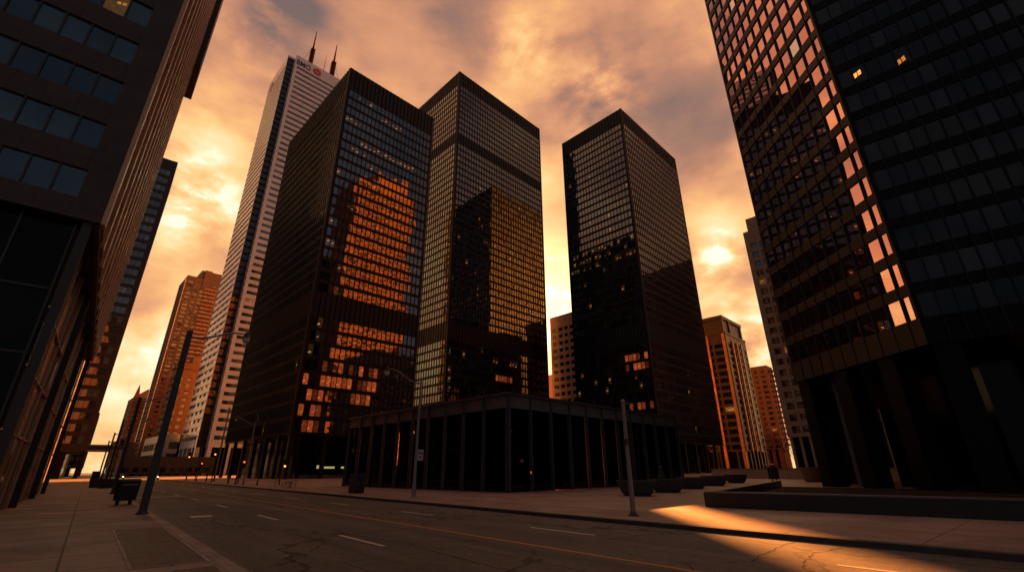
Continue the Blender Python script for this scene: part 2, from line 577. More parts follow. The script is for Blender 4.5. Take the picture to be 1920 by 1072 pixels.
def smooth(v, a, b_):
    mr = N(nt, 'ShaderNodeMapRange', interpolation_type='SMOOTHSTEP')
    nt.links.new(v, mr.inputs['Value'])
    mr.inputs['From Min'].default_value = a
    mr.inputs['From Max'].default_value = b_
    return mr.outputs['Result']


lump = smooth(math_n(nt, 'ADD', math_n(nt, 'MULTIPLY', big, .55), math_n(nt, 'MULTIPLY', mid, .45)), .40, .60)
n = math_n(nt, 'MULTIPLY_ADD', lump, .26, .20)
n = math_n(nt, 'MULTIPLY_ADD', math_n(nt, 'SUBTRACT', mid, .5), .50, n)
n = math_n(nt, 'MULTIPLY_ADD', math_n(nt, 'SUBTRACT', fine, .5), .16, n)


def pdir(px, py):
    return ((px - 960) / F_PX * cam_r - (py - 536) / F_PX * cam_u + fwd).normalized()


# openings (+) and thick parts (-) of the cloud deck, as directions in the sky
for px, py, sig, amp in ((350, 335, 3.2, .25), (385, 400, 3.5, .205), (330, 260, 3.5, .14), (470, 60, 3.5, .22), (515, 5, 2.6, -.42), (440, 10, 3, .08), (620, 50, 7, -.10), (430, 190, 4, .10),
                         (985, 85, 3.2, .30), (960, 20, 3.5, .14), (1120, 175, 3.4, .32), (1050, 160, 3.6, -.24), (1180, 70, 5, -.22), (1310, 290, 5, -.16), (1290, 70, 3.5, .16), (1240, 210, 5, -.14),
                         (1330, 400, 3.5, .16), (1345, 480, 2.2, .42), (1410, 640, 4, .40), (1030, 485, 1.5, .60), (1045, 585, 2.6, .70), (930, 210, 4, .10), (1035, 320, 3.5, .16),
                         (250, 600, 9, .12), (290, 615, 3.0, .16), (200, 760, 7, .12), (760, 50, 7, -.14), (300, 480, 4, .12), (850, 60, 6, -.10)):
    k = 1.0 / (R(sig) ** 2)
    g = math_n(nt, 'EXPONENT', math_n(nt, 'MULTIPLY', math_n(nt, 'SUBTRACT', dotn(pdir(px, py)), 1.0), k))
    g = math_n(nt, 'MULTIPLY', g, smooth(brk, .36, .66) if amp > .2 else math_n(nt, 'MULTIPLY_ADD', mid, 1.5, .1))
    n = math_n(nt, 'MULTIPLY_ADD', g, amp * (1.5 if amp > .2 else 1.0), n)
# brighter and yellower towards the horizon in front
low = math_n(nt, 'EXPONENT', math_n(nt, 'MULTIPLY', math_n(nt, 'MAXIMUM', Z, 0.0), -3.6))
sdot = dotn(sd)
glow = math_n(nt, 'EXPONENT', math_n(nt, 'MULTIPLY', math_n(nt, 'SUBTRACT', sdot, 1.0), 9.0))
n = math_n(nt, 'MULTIPLY_ADD', low, .27, n)
n = math_n(nt, 'ADD', n, .04)
n = math_n(nt, 'MULTIPLY_ADD', glow, .05, n)
front = ramp(nt, n, [(.0, (.27, .18, .165)), (.10, (.45, .235, .17)), (.20, (.60, .28, .175)), (.36, (.88, .40, .205)), (.54, (1.14, .57, .235)), (.72, (1.25, .80, .33)), (.88, (1.30, 1.02, .56)), (1.0, (1.5, 1.35, 1.0))])
rear = ramp(nt, n, [(.15, (.058, .068, .086)), (.5, (.115, .120, .138)), (.85, (.235, .205, .20))])
# the sun side fades to the grey-blue evening side behind the camera
hz = N(nt, 'ShaderNodeVectorMath', operation='NORMALIZE')
hc = N(nt, 'ShaderNodeCombineXYZ'); nt.links.new(X, hc.inputs[0]); nt.links.new(Y, hc.inputs[1])
nt.links.new(hc.outputs[0], hz.inputs[0])
hd = N(nt, 'ShaderNodeVectorMath', operation='DOT_PRODUCT')
nt.links.new(hz.outputs[0], hd.inputs[0]); hd.inputs[1].default_value = (math.sin(R(-8)), math.cos(R(-8)), 0)
facing = math_n(nt, 'MULTIPLY_ADD', hd.outputs['Value'], .5, .5)
ff = ramp(nt, facing, [(.30, (0, 0, 0)), (.62, (1, 1, 1))])
clouds = mixc(nt, ff, rear, front)
core = math_n(nt, 'EXPONENT', math_n(nt, 'MULTIPLY', math_n(nt, 'SUBTRACT', sdot, 1.0), 110.0))
clouds = mixc(nt, 1.0, clouds, mixc(nt, core, (0, 0, 0), (2.6, 1.7, .75)), 'ADD')
# clear sky in the thin places comes from the physical sky
skyc = N(nt, 'ShaderNodeVectorMath', operation='SCALE'); skyc.inputs['Scale'].default_value = .02
nt.links.new(sky.outputs[0], skyc.inputs[0])
cov = ramp(nt, n, [(.0, (.80, .80, .80)), (.2, (.94, .94, .94)), (.9, (.90, .90, .90))])
tot = mixc(nt, cov, skyc.outputs[0], clouds)
bg.inputs['Strength'].default_value = .15
nt.links.new(tot, bg.inputs['Color'])

sl = bpy.data.lights.new('sun', 'SUN')
so = bpy.data.objects.new('sun', sl)
col.objects.link(so)
sl.energy = 4.0
sl.angle = R(.5)
sl.color = (1, .31, .06)
so.rotation_euler = (-sd).to_track_quat('-Z', 'Y').to_euler()
so.location = (0, 200, 300)

# ------------------------------------------------------------------ setting: ground, street, pavements
def strip(name, along0, along1, lat0, lat1, z0, z1, mat, kind='structure'):
    b = MB()
    b.box(lat0, lat1, along0, along1, z0, z1)
    o = b.build(name, mat)
    o.rotation_euler = (0, 0, ROT_ROAD)
    o['kind'] = kind
    return o


b = MB(); b.quad([(-3000, -800, -.3), (3000, -800, -.3), (3000, 4500, -.3), (-3000, 4500, -.3)])
g = b.build('ground', M['asphalt']); g['kind'] = 'structure'
strip('road', -80, 700, 2.6, 15.1, -.28, -.13, M['asphalt'])
strip('sidewalk', -80, 700, -60, 2.40, -.29, 0, M['sidewalk'])
strip('kerb', -80, 700, 2.40, 2.73, -.295, .004, M['kerb'])
strip('plaza_kerb', -80, 700, 14.95, 15.25, -.295, .004, M['kerb_dark'])
strip('plaza_edge', -80, 700, 15.25, 18.6, -.285, 0, M['walk_r'])
strip('plaza', -80, 700, 18.6, 330, -.29, -.002, M['plaza'])


def mark(name, label, a0, a1, l0, l1, mat, group=None, z=-.126):
    b = MB()
    b.box(l0, l1, a0, a1, z - .002, z + .002)
    o = b.build(name, mat)
    o.rotation_euler = (0, 0, ROT_ROAD)
    o['kind'] = 'structure'
    return o


mark('centre_line', '', -60, 340, 9.20, 9.33, M['line_yellow'])
for k in range(-2, 18):
    s = 12.5 + 9.45 * k
    mark('lane_line', '', s, s + 3.0, 6.27, 6.39, M['line_white'])
    s = 10.1 + 9.1 * k
    mark('lane_line', '', s, s + 2.8, 11.86, 11.98, M['line_white'])
mark('stop_line', '', 48.6, 49.1, 3.0, 6.7, M['line_white'])
mark('road_patch', '', 25.8, 26.5, 3.9, 4.7, M['line_white'])


def crack(pts, seed):
    rn = random.Random(seed)
    b = MB()
    fine_ = []
    for (a0, l0), (a1, l1) in zip(pts, pts[1:]):
        k = max(2, int(math.hypot(a1 - a0, l1 - l0) / .22))
        for i in range(k):
            t = i / k
            fine_.append((a0 + (a1 - a0) * t + rn.uniform(-.05, .05), l0 + (l1 - l0) * t + rn.uniform(-.05, .05)))
    fine_.append(pts[-1])
    ws = [rn.uniform(.005, .018) for _ in fine_]
    ws[0] = ws[-1] = .003
    ed = []
    for i, (a_, l_) in enumerate(fine_):
        p, q = fine_[max(i - 1, 0)], fine_[min(i + 1, len(fine_) - 1)]
        d = Vector((q[1] - p[1], q[0] - p[0])).normalized()
        nv_ = Vector((-d.y, d.x)) * ws[i]
        ed.append(((l_ + nv_.x, a_ + nv_.y), (l_ - nv_.x, a_ - nv_.y)))
    for (p, q), (r_, t_) in zip(ed, ed[1:]):
        b.quad([(p[0], p[1], -.1255), (r_[0], r_[1], -.1255), (t_[0], t_[1], -.1255), (q[0], q[1], -.1255)])
    o = b.build('road_crack', M['crack'])
    o.rotation_euler = (0, 0, ROT_ROAD)
    o['kind'] = 'structure'


M['crack'] = plain('open_road_crack', (.012, .010, .010), .9, 0, .3, 4, .1)
crack([(17.0, 6.9), (15.8, 6.6), (12.4, 7.0), (10.4, 6.8), (8.3, 6.7), (5.0, 6.9), (2.5, 6.6)], 1)
crack([(17.0, 5.3), (14.4, 5.5), (13.5, 5.0), (12.0, 4.0), (11.2, 2.8)], 2)
crack([(14.4, 5.5), (13.9, 6.2), (13.6, 7.0)], 3)
crack([(12.4, 7.0), (12.0, 8.1), (11.4, 9.2), (10.6, 10.4)], 4)
crack([(4.4, 8.2), (6.0, 9.9), (5.1, 10.9), (5.4, 12.6), (5.6, 14.9)], 5)
crack([(3.2, 9.9), (4.2, 11.2), (4.6, 13.0), (4.3, 14.9)], 6)
crack([(26.0, 7.2), (24.5, 8.5), (25.2, 10.4), (24.1, 12.6), (24.6, 14.9)], 7)
crack([(33.0, 3.0), (31.0, 5.0), (31.6, 7.3), (30.2, 9.0)], 8)
crack([(20.5, 9.8), (18.0, 10.2), (15.0, 10.0), (12.8, 10.5)], 9)


def flat_cover(name, label, cat, along, lat, la, lb, mat, z):
    e = empty(name, road(along, lat, z), ROT_ROAD)
    b = MB(); b.box(-la / 2, la / 2, -lb / 2, lb / 2, 0, .006)
    b.build('frame', M['kerb'], e)
    b = MB(); b.box(-la / 2 + .08, la / 2 - .08, -lb / 2 + .08, lb / 2 - .08, .004, .010)
    k = 7
    for i in range(k):
        y = -lb / 2 + .12 + (lb - .24) * i / (k - 1)
        b.box(-la / 2 + .1, la / 2 - .1, y - .015, y + .015, .0102, .017)
    b.build('lid', mat, e)
    tag(e, label, cat)
    return e


# brick infill panels set in the left sidewalk
def infill(along0, along1, lat0, lat1, label):
    e = empty('paving_panel', road((along0 + along1) / 2, (lat0 + lat1) / 2, .002), ROT_ROAD)
    W_, L_ = lat1 - lat0, along1 - along0
    b = MB()
    n = 4
    for (x0, x1, y0, y1) in ((-W_ / 2, W_ / 2, -L_ / 2, -L_ / 2 + .07), (-W_ / 2, W_ / 2, L_ / 2 - .07, L_ / 2),
                             (-W_ / 2, -W_ / 2 + .07, -L_ / 2 + .07, L_ / 2 - .07), (W_ / 2 - .07, W_ / 2, -L_ / 2 + .07, L_ / 2 - .07)):
        b.box(x0, x1, y0, y1, 0, .010)
    b.build('frame', M['kerb'], e)
    b = MB()
    y = -L_ / 2 + .08
    row = 0
    while y < L_ / 2 - .1:
        y1 = min(y + .32, L_ / 2 - .08)
        x = -W_ / 2 + .08 - (row % 2) * .2
        while x < W_ / 2 - .1:
            xa, xb = max(x, -W_ / 2 + .08), min(x + .40, W_ / 2 - .08)
            if xb - xa > .03:
                h = .005 + random.random() * .004
                b.box(xa, xb - .006, y, y1 - .006, 0, h)
            x += .40
        y += .32
        row += 1
    b.build('brick_infill', M['grate'], e)
    tag(e, label, 'paving panel', 'brick panels set in the left sidewalk')
    return e


infill(12.2, 20.6, 1.02, 2.36, 'long dark brick paving panel set in the left sidewalk nearest the kerb')
infill(3.5, 11.6, 1.02, 2.36, 'dark brick paving panel at the bottom edge of the left sidewalk')
flat_cover('manhole_cover', 'pale square utility cover in the road beside the right kerb', 'manhole cover', 11.0, 14.25, .7, .9, M['ironwork'], -.128)

# ------------------------------------------------------------------ tall buildings
def inset(poly, d):
    """offset a ccw polygon inwards by d"""
    n = len(poly)
    res = []
    for i in range(n):
        p0, p1, p2 = Vector(poly[i - 1]), Vector(poly[i]), Vector(poly[(i + 1) % n])
        u1 = (p1 - p0).normalized(); u2 = (p2 - p1).normalized()
        n1 = Vector((-u1.y, u1.x)); n2 = Vector((-u2.y, u2.x))
        a = p1 + n1 * d; c = p1 + n2 * d
        cr_ = u1.x * u2.y - u1.y * u2.x
        if abs(cr_) < 1e-6:
            res.append((a.x, a.y)); continue
        t = ((c.x - a.x) * u2.y - (c.y - a.y) * u2.x) / cr_
        q = a + u1 * t
        res.append((q.x, q.y))
    return res


def proj(P):
    d = P - cam_pos
    c = d.dot(fwd)
    if c < .5:
        return None
    return (960 + F_PX * d.dot(cam_r) / c, 536 - F_PX * d.dot(cam_u) / c)


def seen_area(pts, nrm, mid_):
    if (cam_pos - mid_).dot(nrm) <= 0:
        return 0
    q = [proj(p) for p in pts]
    if any(x is None for x in q):
        return 0
    if max(x[0] for x in q) < 0 or min(x[0] for x in q) > 1920 or max(x[1] for x in q) < 0 or min(x[1] for x in q) > 1072:
        return 0
    a = 0
    for i in range(len(q)):
        j = (i + 1) % len(q)
        a += q[i][0] * q[j][1] - q[j][0] * q[i][1]
    return abs(a) / 2


def tower(name, label, cat, base, rz, poly, H, pod, rows, module, mats, group=None,
          mull=(.13, .30), corner=.9, glass_idx=None, cap=100, frac=.06, splits=None,
          skip_faces=(), col_every=6, col_w=.9, lobby_in=4.5, tilt=.006, core_in=.17, band_mat=None, pod_open=True, sp_depth=0.0, top_over=0.0, face_mat=None, lobby_mat=None):
    """poly: ccw plan; rows: list of (z0, z1) window rows; mats: dict wall, mull, glass list, core"""
    e = empty(name, base, rz)
    MW = Matrix.Translation(Vector(base)) @ Matrix.Rotation(rz, 4, 'Z')
    wall, mul, core = MB(), MB(), MB()
    core.prism(inset(poly, core_in), pod, H - .3)
    core.build('core', mats.get('core', M['steel']), e)
    rf = MB(); rf.prism(inset(poly, .3 + core_in), H - .29, H - .1)
    rf.build('roof', M['roof'], e)
    wins = []
    rows = sorted(rows)
    n = len(poly)
    for fi in range(n):
        p0, p1 = Vector((*poly[fi], 0)), Vector((*poly[(fi + 1) % n], 0))
        Lf = (p1 - p0).length
        u = (p1 - p0) / Lf
        nr = Vector((u.y, -u.x, 0))

        def P(s, d, z):
            q = p0 + u * s + nr * d
            return (q.x, q.y, z)

        def fbox(mb, s0, s1, d0, d1, z0, z1, mi=0):
            mb.hexa([P(s0, d1, z0), P(s1, d1, z0), P(s1, d0, z0), P(s0, d0, z0),
                     P(s0, d1, z1), P(s1, d1, z1), P(s1, d0, z1), P(s0, d0, z1)], mi)
        cn = min(corner, Lf * .2) if not isinstance(corner, dict) else corner.get(fi, .5)
        # solid bands between window rows
        z = pod
        for (a, c_) in rows + [(H, H)]:
            if a - z > .02:
                thick = a - z
                mi = 1 if (thick > 2.2 and len(mats.get('wall_list', [])) > 1) else 0
                if face_mat: mi = face_mat.get(fi, mi)
                fbox(wall, cn, Lf - cn, -core_in, sp_depth - (.06 if mi else 0), z, a, mi)
            z = c_
        for s0, s1 in ((0, cn), (Lf - cn, Lf)):
            fbox(wall, s0, s1, -core_in, .02, pod, H, face_mat.get(fi, 0) if face_mat else 0)
        if fi in skip_faces:
            continue
        k = splits.get(fi) if splits else None
        if k is None:
            cnt = max(1, round((Lf - 2 * cn) / module))
            edges = [cn + (Lf - 2 * cn) * i / cnt for i in range(cnt + 1)]
        else:
            edges = k
        for s in edges[(0 if mull[1] > .05 else 1):(None if mull[1] > .05 else -1)]:
            fbox(mul, s - mull[0] / 2, s + mull[0] / 2, -core_in + .004, mull[1], pod - .02, H - .05)
        for ri, (a, c_) in enumerate(rows):
            for ci in range(len(edges) - 1):
                s0, s1 = edges[ci], edges[ci + 1]
                mi = glass_idx(fi, len(rows) - 1 - ri, ci) if glass_idx else 0
                t1, t2 = random.uniform(-tilt, tilt), random.uniform(-tilt, tilt)
                wd = (s1 - s0)
                dpt = -core_in + .05
                pts = [P(s0, dpt - t1 * wd - t2 * wd, a), P(s1, dpt + t1 * wd - t2 * wd, a),
                       P(s1, dpt + t1 * wd + t2 * wd, c_), P(s0, dpt - t1 * wd + t2 * wd, c_)]
                gp = [MW @ Vector(p) for p in pts]
                ar = seen_area(gp, MW.to_3x3() @ nr, (gp[0] + gp[2]) / 2)
                wins.append((ar, pts, mi))
    wall.build('cladding', mats.get('wall_list', [mats['wall']]), e)
    if mul.f:
        o = mul.build('mullion', mats.get('mull', M['steel_edge']), e)
        o['kind'] = 'stuff'
    wins.sort(key=lambda t: -t[0])
    uvq = [(0, 0), (1, 0), (1, 1), (0, 1)]
    rest = MB()
    gl_ = mats['glass']
    for i, (ar, pts, mi) in enumerate(wins):
        if i < cap and ar > 3.0:
            b = MB(); b.quad(pts, 0, uvq)
            b.build('window', gl_[mi], e)
        else:
            rest.quad(pts, mi, uvq)
    if rest.f:
        o = rest.build('window', gl_, e)
        o['kind'] = 'stuff'
    if pod_open and pod > 0:
        lob = MB()
        lob.prism(inset(poly, lobby_in), 0, pod - .02)
        lob.build('lobby_glass', lobby_mat or M['glass_black'], e)
        for fi in range(n):
            p0, p1 = Vector((*poly[fi], 0)), Vector((*poly[(fi + 1) % n], 0))
            Lf = (p1 - p0).length
            u = (p1 - p0) / Lf
            nr = Vector((u.y, -u.x, 0))
            k = max(1, round(Lf / (module * col_every)))
            for i in range(k):
                s = Lf * i / k + .2
                if s > Lf - 1.2: continue
                b = MB()
                q = [p0 + u * s - nr * .22, p0 + u * (s + col_w) - nr * .22, p0 + u * (s + col_w) - nr * (.22 + col_w), p0 + u * s - nr * (.22 + col_w)]
                b.hexa([(x.x, x.y, 0) for x in q] + [(x.x, x.y, pod + .02) for x in q])
                b.build('column', mats.get('column', M['steel']), e)
    tag(e, label, cat, group)
    return e


def rect(W_, L_):
    return [(0, 0), (W_, 0), (W_, L_), (0, L_)]


def rows_of(z_top, pitch, count, win_h):
    """window rows downward from z_top"""
    return [(z_top - pitch * i - .35 * (pitch - win_h) - win_h, z_top - pitch * i - .35 * (pitch - win_h)) for i in range(count)]


TDK = dict(core_in=.10, mull=(.12, .17), tilt=.0035)
td = dict(wall=M['steel'], wall_list=[M['steel'], M['louvre']], mull=M['steel_edge'], glass=[M['glass_t'], M['glass_t_dot'], M['glass_t_room'], M['glass_dull']])

# nearest black tower on the street
T1_rows = rows_of(119.2, 3.44, 21, 2.35) + rows_of(40.6, 3.82, 8, 2.75)
T1_lit = {}
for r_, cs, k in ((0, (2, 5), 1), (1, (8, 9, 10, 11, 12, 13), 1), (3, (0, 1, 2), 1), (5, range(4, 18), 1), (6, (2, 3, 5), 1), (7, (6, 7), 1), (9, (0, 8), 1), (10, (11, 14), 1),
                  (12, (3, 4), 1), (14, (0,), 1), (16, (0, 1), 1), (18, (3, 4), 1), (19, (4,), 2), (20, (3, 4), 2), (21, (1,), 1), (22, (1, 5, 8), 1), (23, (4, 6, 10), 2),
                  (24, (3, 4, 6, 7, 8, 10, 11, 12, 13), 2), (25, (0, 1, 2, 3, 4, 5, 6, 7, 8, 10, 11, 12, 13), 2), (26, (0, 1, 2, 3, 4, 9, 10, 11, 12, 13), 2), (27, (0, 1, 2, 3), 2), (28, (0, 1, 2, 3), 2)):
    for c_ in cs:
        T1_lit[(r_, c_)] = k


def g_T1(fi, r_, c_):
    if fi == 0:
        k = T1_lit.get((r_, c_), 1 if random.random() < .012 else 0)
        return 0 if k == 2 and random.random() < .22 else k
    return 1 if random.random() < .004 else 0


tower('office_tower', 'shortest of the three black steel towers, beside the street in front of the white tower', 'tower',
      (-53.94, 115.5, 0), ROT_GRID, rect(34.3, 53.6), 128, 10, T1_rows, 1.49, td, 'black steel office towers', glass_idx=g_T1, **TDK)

T2_rows = rows_of(174.8, 3.24, 9, 2.2) + rows_of(140.5, 3.3, 26, 2.25) + rows_of(48.2, 3.4, 11, 2.35)


def g_T2(fi, r_, c_):
    if fi == 0:
        if r_ in (22, 23) and 10 <= c_ <= 22 and random.random() < .5: return 1
        if r_ == 36 and 12 <= c_ <= 22 and random.random() < .6: return 1
        if r_ == 38 and 15 <= c_ <= 20: return 2
        if r_ >= 14: return 1 if random.random() < .03 else 0
    return 1 if random.random() < .006 else 0


tower('office_tower', 'tallest black steel tower, the middle one with two dark mechanical bands', 'tower',
      (-24.85, 168.54, 0), ROT_GRID, rect(58.57, 40), 183, 10, T2_rows, 1.63, td, 'black steel office towers', glass_idx=g_T2, corner=1.0, **TDK)

T3_rows = rows_of(142.2, 3.37, 27, 2.3) + rows_of(44.2, 3.45, 10, 2.4)


def g_T3(fi, r_, c_):
    if fi == 2: return 3
    if fi == 3:
        if r_ in (16, 17, 18) and random.random() < .55: return 1
        if r_ in (28, 29, 33) and c_ > 13 and random.random() < .7: return 2
        if r_ > 18: return (1 if random.random() < .05 else 0)
        return 1 if random.random() < .035 else 0
    return 1 if random.random() < .004 else 0


t3 = tower('office_tower', 'right-hand black steel tower standing apart beyond the plaza planters', 'tower',
           (48.73, 158.8, 0), ROT_GRID, rect(51.2, 33.5), 150, 10, T3_rows, 1.55, td, 'black steel office towers', glass_idx=g_T3, **TDK)
b = MB()
b.tube([(3.0, 9, 150.9), (3.0, 17, 151.6)], .16, 6)
b.tube([(3.0, 12, 149.8), (3.0, 12, 151.2)], .12, 6)
b.tube([(3.0, 15, 149.8), (3.0, 15, 151.4)], .12, 6)
b.build('roof_gantry', M['steel'], t3)

# lobby light panels inside the first tower
t1 = [o for o in bpy.data.objects if o.name == 'office_tower'][0]
b = MB()
for x0, x1, z0, z1 in ((9.6, 11.0, 2.3, 3.1), (11.2, 14.4, 2.3, 2.8), (16.2, 17.4, 2.3, 2.8)):
    b.box(x0, x1, 4.40, 4.47, z0, z1)
b.build('lobby_light', M['screen'], t1)
b = MB()
b.box(5.0, 33, 2.2, 3.0, .0, .85)
b.build('lobby_plinth', M['pav_steel'], t1)

# white marble bank tower: plan with notched corners
n_ = 4.6
bm_poly = [(0, 0), (55, 0), (55, n_), (55 + n_, n_), (55 + n_, 44), (-n_, 44), (-n_, n_), (0, n_)]
BH = 298.0
bm_rows = [(286.9 - 4.7 * i - 1.05, 286.9 - 4.7 * i + 1.05) for i in range(58)]
bmats = dict(wall=M['marble'], wall_list=[M['marble']], mull=M['marble_joint'], glass=[M['glass_green'], M['glass_dark_lit']], core=M['glass_black'], column=M['marble'])


def g_BM(fi, r_, c_):
    if fi in (6, 7): return 0
    return 1 if random.random() < (.02 + (.10 if r_ > 30 else 0)) else 0


BMP = Vector((-163.69, 258.83, 0))
bm = tower('bank_tower', 'very tall white marble tower with red roundel, twin antennas and dark notched corner', 'tower',
           BMP, ROT_GRID, bm_poly, BH, 14, bm_rows, 9.2, bmats, None, mull=(.10, .02), corner={0: 1.9, 1: .3, 2: .3, 3: 1.6, 4: 1.6, 5: .5, 6: .05, 7: .05},
           glass_idx=g_BM, cap=100, core_in=.5, tilt=.001, col_every=1, col_w=2.0, lobby_in=5)
# dark glass of the notch, set just in front of the marble
b = MB()
b.box(-n_ + .25, -.06, n_ - .20, n_ - .03, 14, BH - 2.0)
b.build('notch_glazing', M['glass_dark'], bm)
b = MB()
for i in range(60):
    z = 16 + 4.7 * i
    b.box(-n_ + .28, -.08, n_ - .24, n_ - .201, z, z + 1.5)
b.build('notch_spandrel', M['louvre'], bm)['kind'] = 'stuff'
# lettering and roundels
cu = bpy.data.curves.new('letters', 'FONT')
cu.body = 'BMO'
cu.size = 6.6
cu.extrude = .10
cu.space_character = 1.0
cu.offset = .06
tmp = bpy.data.objects.new('letters_tmp', cu)
col.objects.link(tmp)
bpy.context.view_layer.update()
me = bpy.data.meshes.new_from_object(tmp)
bpy.data.objects.remove(tmp)
bpy.data.curves.remove(cu)
xs = [v.co.x for v in me.vertices]
wsc = 10.2 / (max(xs) - min(xs))
for v in me.vertices:
    v.co = Vector(((v.co.x - min(xs)) * wsc, v.co.y, v.co.z))
me.materials.clear()
me.materials.append(M['logo_blue'])
lt = bpy.data.objects.new('sign_lettering', me)
col.objects.link(lt)
lt.parent = bm
lt.location = (1.1, -.14, 289.6)
lt.rotation_euler = (math.pi / 2, 0, 0)


def roundel(parent, loc, rot, r_):
    b = MB(); b.lathe([(r_, 0), (r_, .12)], 40)
    o = b.build('sign_roundel', M['logo_red'], parent)
    o.location = loc; o.rotation_euler = rot
    b = MB()
    # an M over a bar
    b.box(-.52 * r_, .52 * r_, -.42 * r_, -.24 * r_, .121, .16)
    for x0, x1, xa, xb in ((-.52, -.34, -.52, -.34), (.34, .52, .34, .52), (-.09, .09, -.50, -.32), (-.09, .09, .32, .50)):
        b.hexa([(x0 * r_, -.12 * r_, .121), (x1 * r_, -.12 * r_, .121), (xb * r_, .42 * r_, .121), (xa * r_, .42 * r_, .121),
                (x0 * r_, -.12 * r_, .16), (x1 * r_, -.12 * r_, .16), (xb * r_, .42 * r_, .16), (xa * r_, .42 * r_, .16)])
    q = b.build('emblem', M['logo_white'], o)
    return o


roundel(bm, (16.4, -.05, 292.4), (math.pi / 2, 0, 0), 3.1)
roundel(bm, (-n_ - .05, 36.5, 289.0), (math.pi / 2, 0, -math.pi / 2), 4.2)


def antenna(x, y, h, rad, parent, rungs=True):
    b = MB()
    pts = [(x, y, BH - .2), (x, y, BH + h * .55), (x, y, BH + h)]
    b.tube(pts, [rad, rad * .85, rad * .25], 6)
    if rungs:
        for i in range(14):
            z = BH + h * (.05 + .5 * i / 14)
            a = i * 1.9
            b.box(x - rad * 1.6, x + rad * 1.6, y - rad * 1.6, y + rad * 1.6, z, z + .5)
    return b.build('antenna', M['antenna'], parent)


antenna(12.6, 9, 44, .95, bm)
antenna(30.3, 9, 43, 1.05, bm)
antenna(23.6, 9, 26, .26, bm, False)
b = MB()
b.tube([(4.5, 9, BH - .2), (12.6, 9, BH + 26)], .12, 5)
b.tube([(38.5, 9, BH - .2), (30.3, 9, BH + 26)], .10, 5)
b.build('guy_wire', M['antenna'], bm)

# marble podium along the street at the foot of the white tower
pd = tower('podium_building', 'low pale stone podium block with bright parapet at foot of the white tower', 'building',
           BMP + Matrix.Rotation(ROT_GRID, 3, 'Z') @ Vector((-12, 48, 0)), ROT_GRID, rect(50, 70), 23, 5, [(8, 12), (14.5, 18.5)], 6.0,
           dict(wall=M['marble_joint'], glass=[M['glass_dark'], M['glass_dark_lit']], core=M['steel'], column=M['marble_joint']), mull=(1.6, .02), corner=2.5, col_every=1.5, tilt=.002,
           glass_idx=lambda f, r_, c_: 1 if random.random() < .15 else 0)

# ------------------------------------------------------------------ dark tower on the right with its cut corner
rt_dir = R(130)
c0 = Vector((30.0, 32.2))
d130 = Vector((math.sin(rt_dir), math.cos(rt_dir)))
cf = Vector((math.sin(R(-2.5)), math.cos(R(-2.5)))) * 15.7
uB2 = Vector((math.cos(AZ_GRID), -math.sin(AZ_GRID)))
# local frame = world axes at the chamfer corner
p2 = d130 * 36
pB = cf + uB2 * 36
rt_poly = [(cf.x, cf.y), (0, 0), (p2.x, p2.y), (p2.x + 14, p2.y + 22), (pB.x, pB.y)]
rt_rows = [(11.87 + 2.72 * i, 11.87 + 2.72 * i + 1.84) for i in range(35)]
RT_lit = {(1, 35 - 1 - 8, 1): 2, (1, 35 - 1 - 8, 3): 2}


def g_RT(fi, r_, c_):
    if fi == 0: return 0
    if fi == 1 and r_ == 34 - 8 and c_ in (1, 4): return 2
    return 1


sp0 = [15.7 * (1 - x / 17.0) for x in (16.75, 15.2, 13.65, 12.1, 10.55, 9.0, 7.45, 5.9, 4.35, 2.7, 1.12, .32)]
rt = tower('glass_office_tower', 'leaning-looking dark tower filling the right side with cut corner mirroring the orange sky', 'tower',
           (30.0, 32.2, 0), 0, rt_poly, 108, 9.9, rt_rows, 1.5,
           dict(wall=M['rt_band'], wall_list=[M['rt_band'], M['shaded_face']], mull=M['steel_edge'], glass=[M['glass_rt'], M['glass_rt_side'], M['glass_rt_lit']], core=M['steel'], column=M['shaded_face']),
           mull=(.10, .05), corner={0: .25, 1: .3, 2: .4, 3: .4, 4: .3}, glass_idx=g_RT, splits={0: sp0, 1: [.3 + 1.0 * i for i in range(36)]}, col_every=3.4, col_w=1.5, lobby_in=6.0, tilt=.0015,
           pod_open=True, face_mat={1: 1, 2: 1, 3: 1, 4: 1})  # every face but the cut corner takes the spandrel colour darkened for shade
# lobby with a warm lit ceiling behind the columns
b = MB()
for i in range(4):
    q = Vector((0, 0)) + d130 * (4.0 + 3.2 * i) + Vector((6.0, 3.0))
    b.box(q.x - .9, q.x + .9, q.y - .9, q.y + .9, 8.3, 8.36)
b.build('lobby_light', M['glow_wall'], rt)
b = MB()
b.tube([(2.2, 14.0, 0), (2.2, 14.0, 9.9)], .22, 14)
b.build('round_column', M['pole_grey'], rt, smooth=True)

# ------------------------------------------------------------------ left side of the street
LB = Vector((-18.37, 17.82, 0))
# local: x = across the street (rB), y = along it; street face is x = 0, camera face is y = 0
lb_poly = [(-32, 0), (0, 0), (0, 36), (-32, 36)]
lb_rows = [(12.95 + 2.6 * i + .02, 12.95 + 2.6 * i + 1.45) for i in range(29)]


def g_LB(fi, r_, c_):
    if fi == 0 and r_ == 28 - 4 and c_ == 36 - 4 - 1: return 1
    return 1 if random.random() < .012 else 0


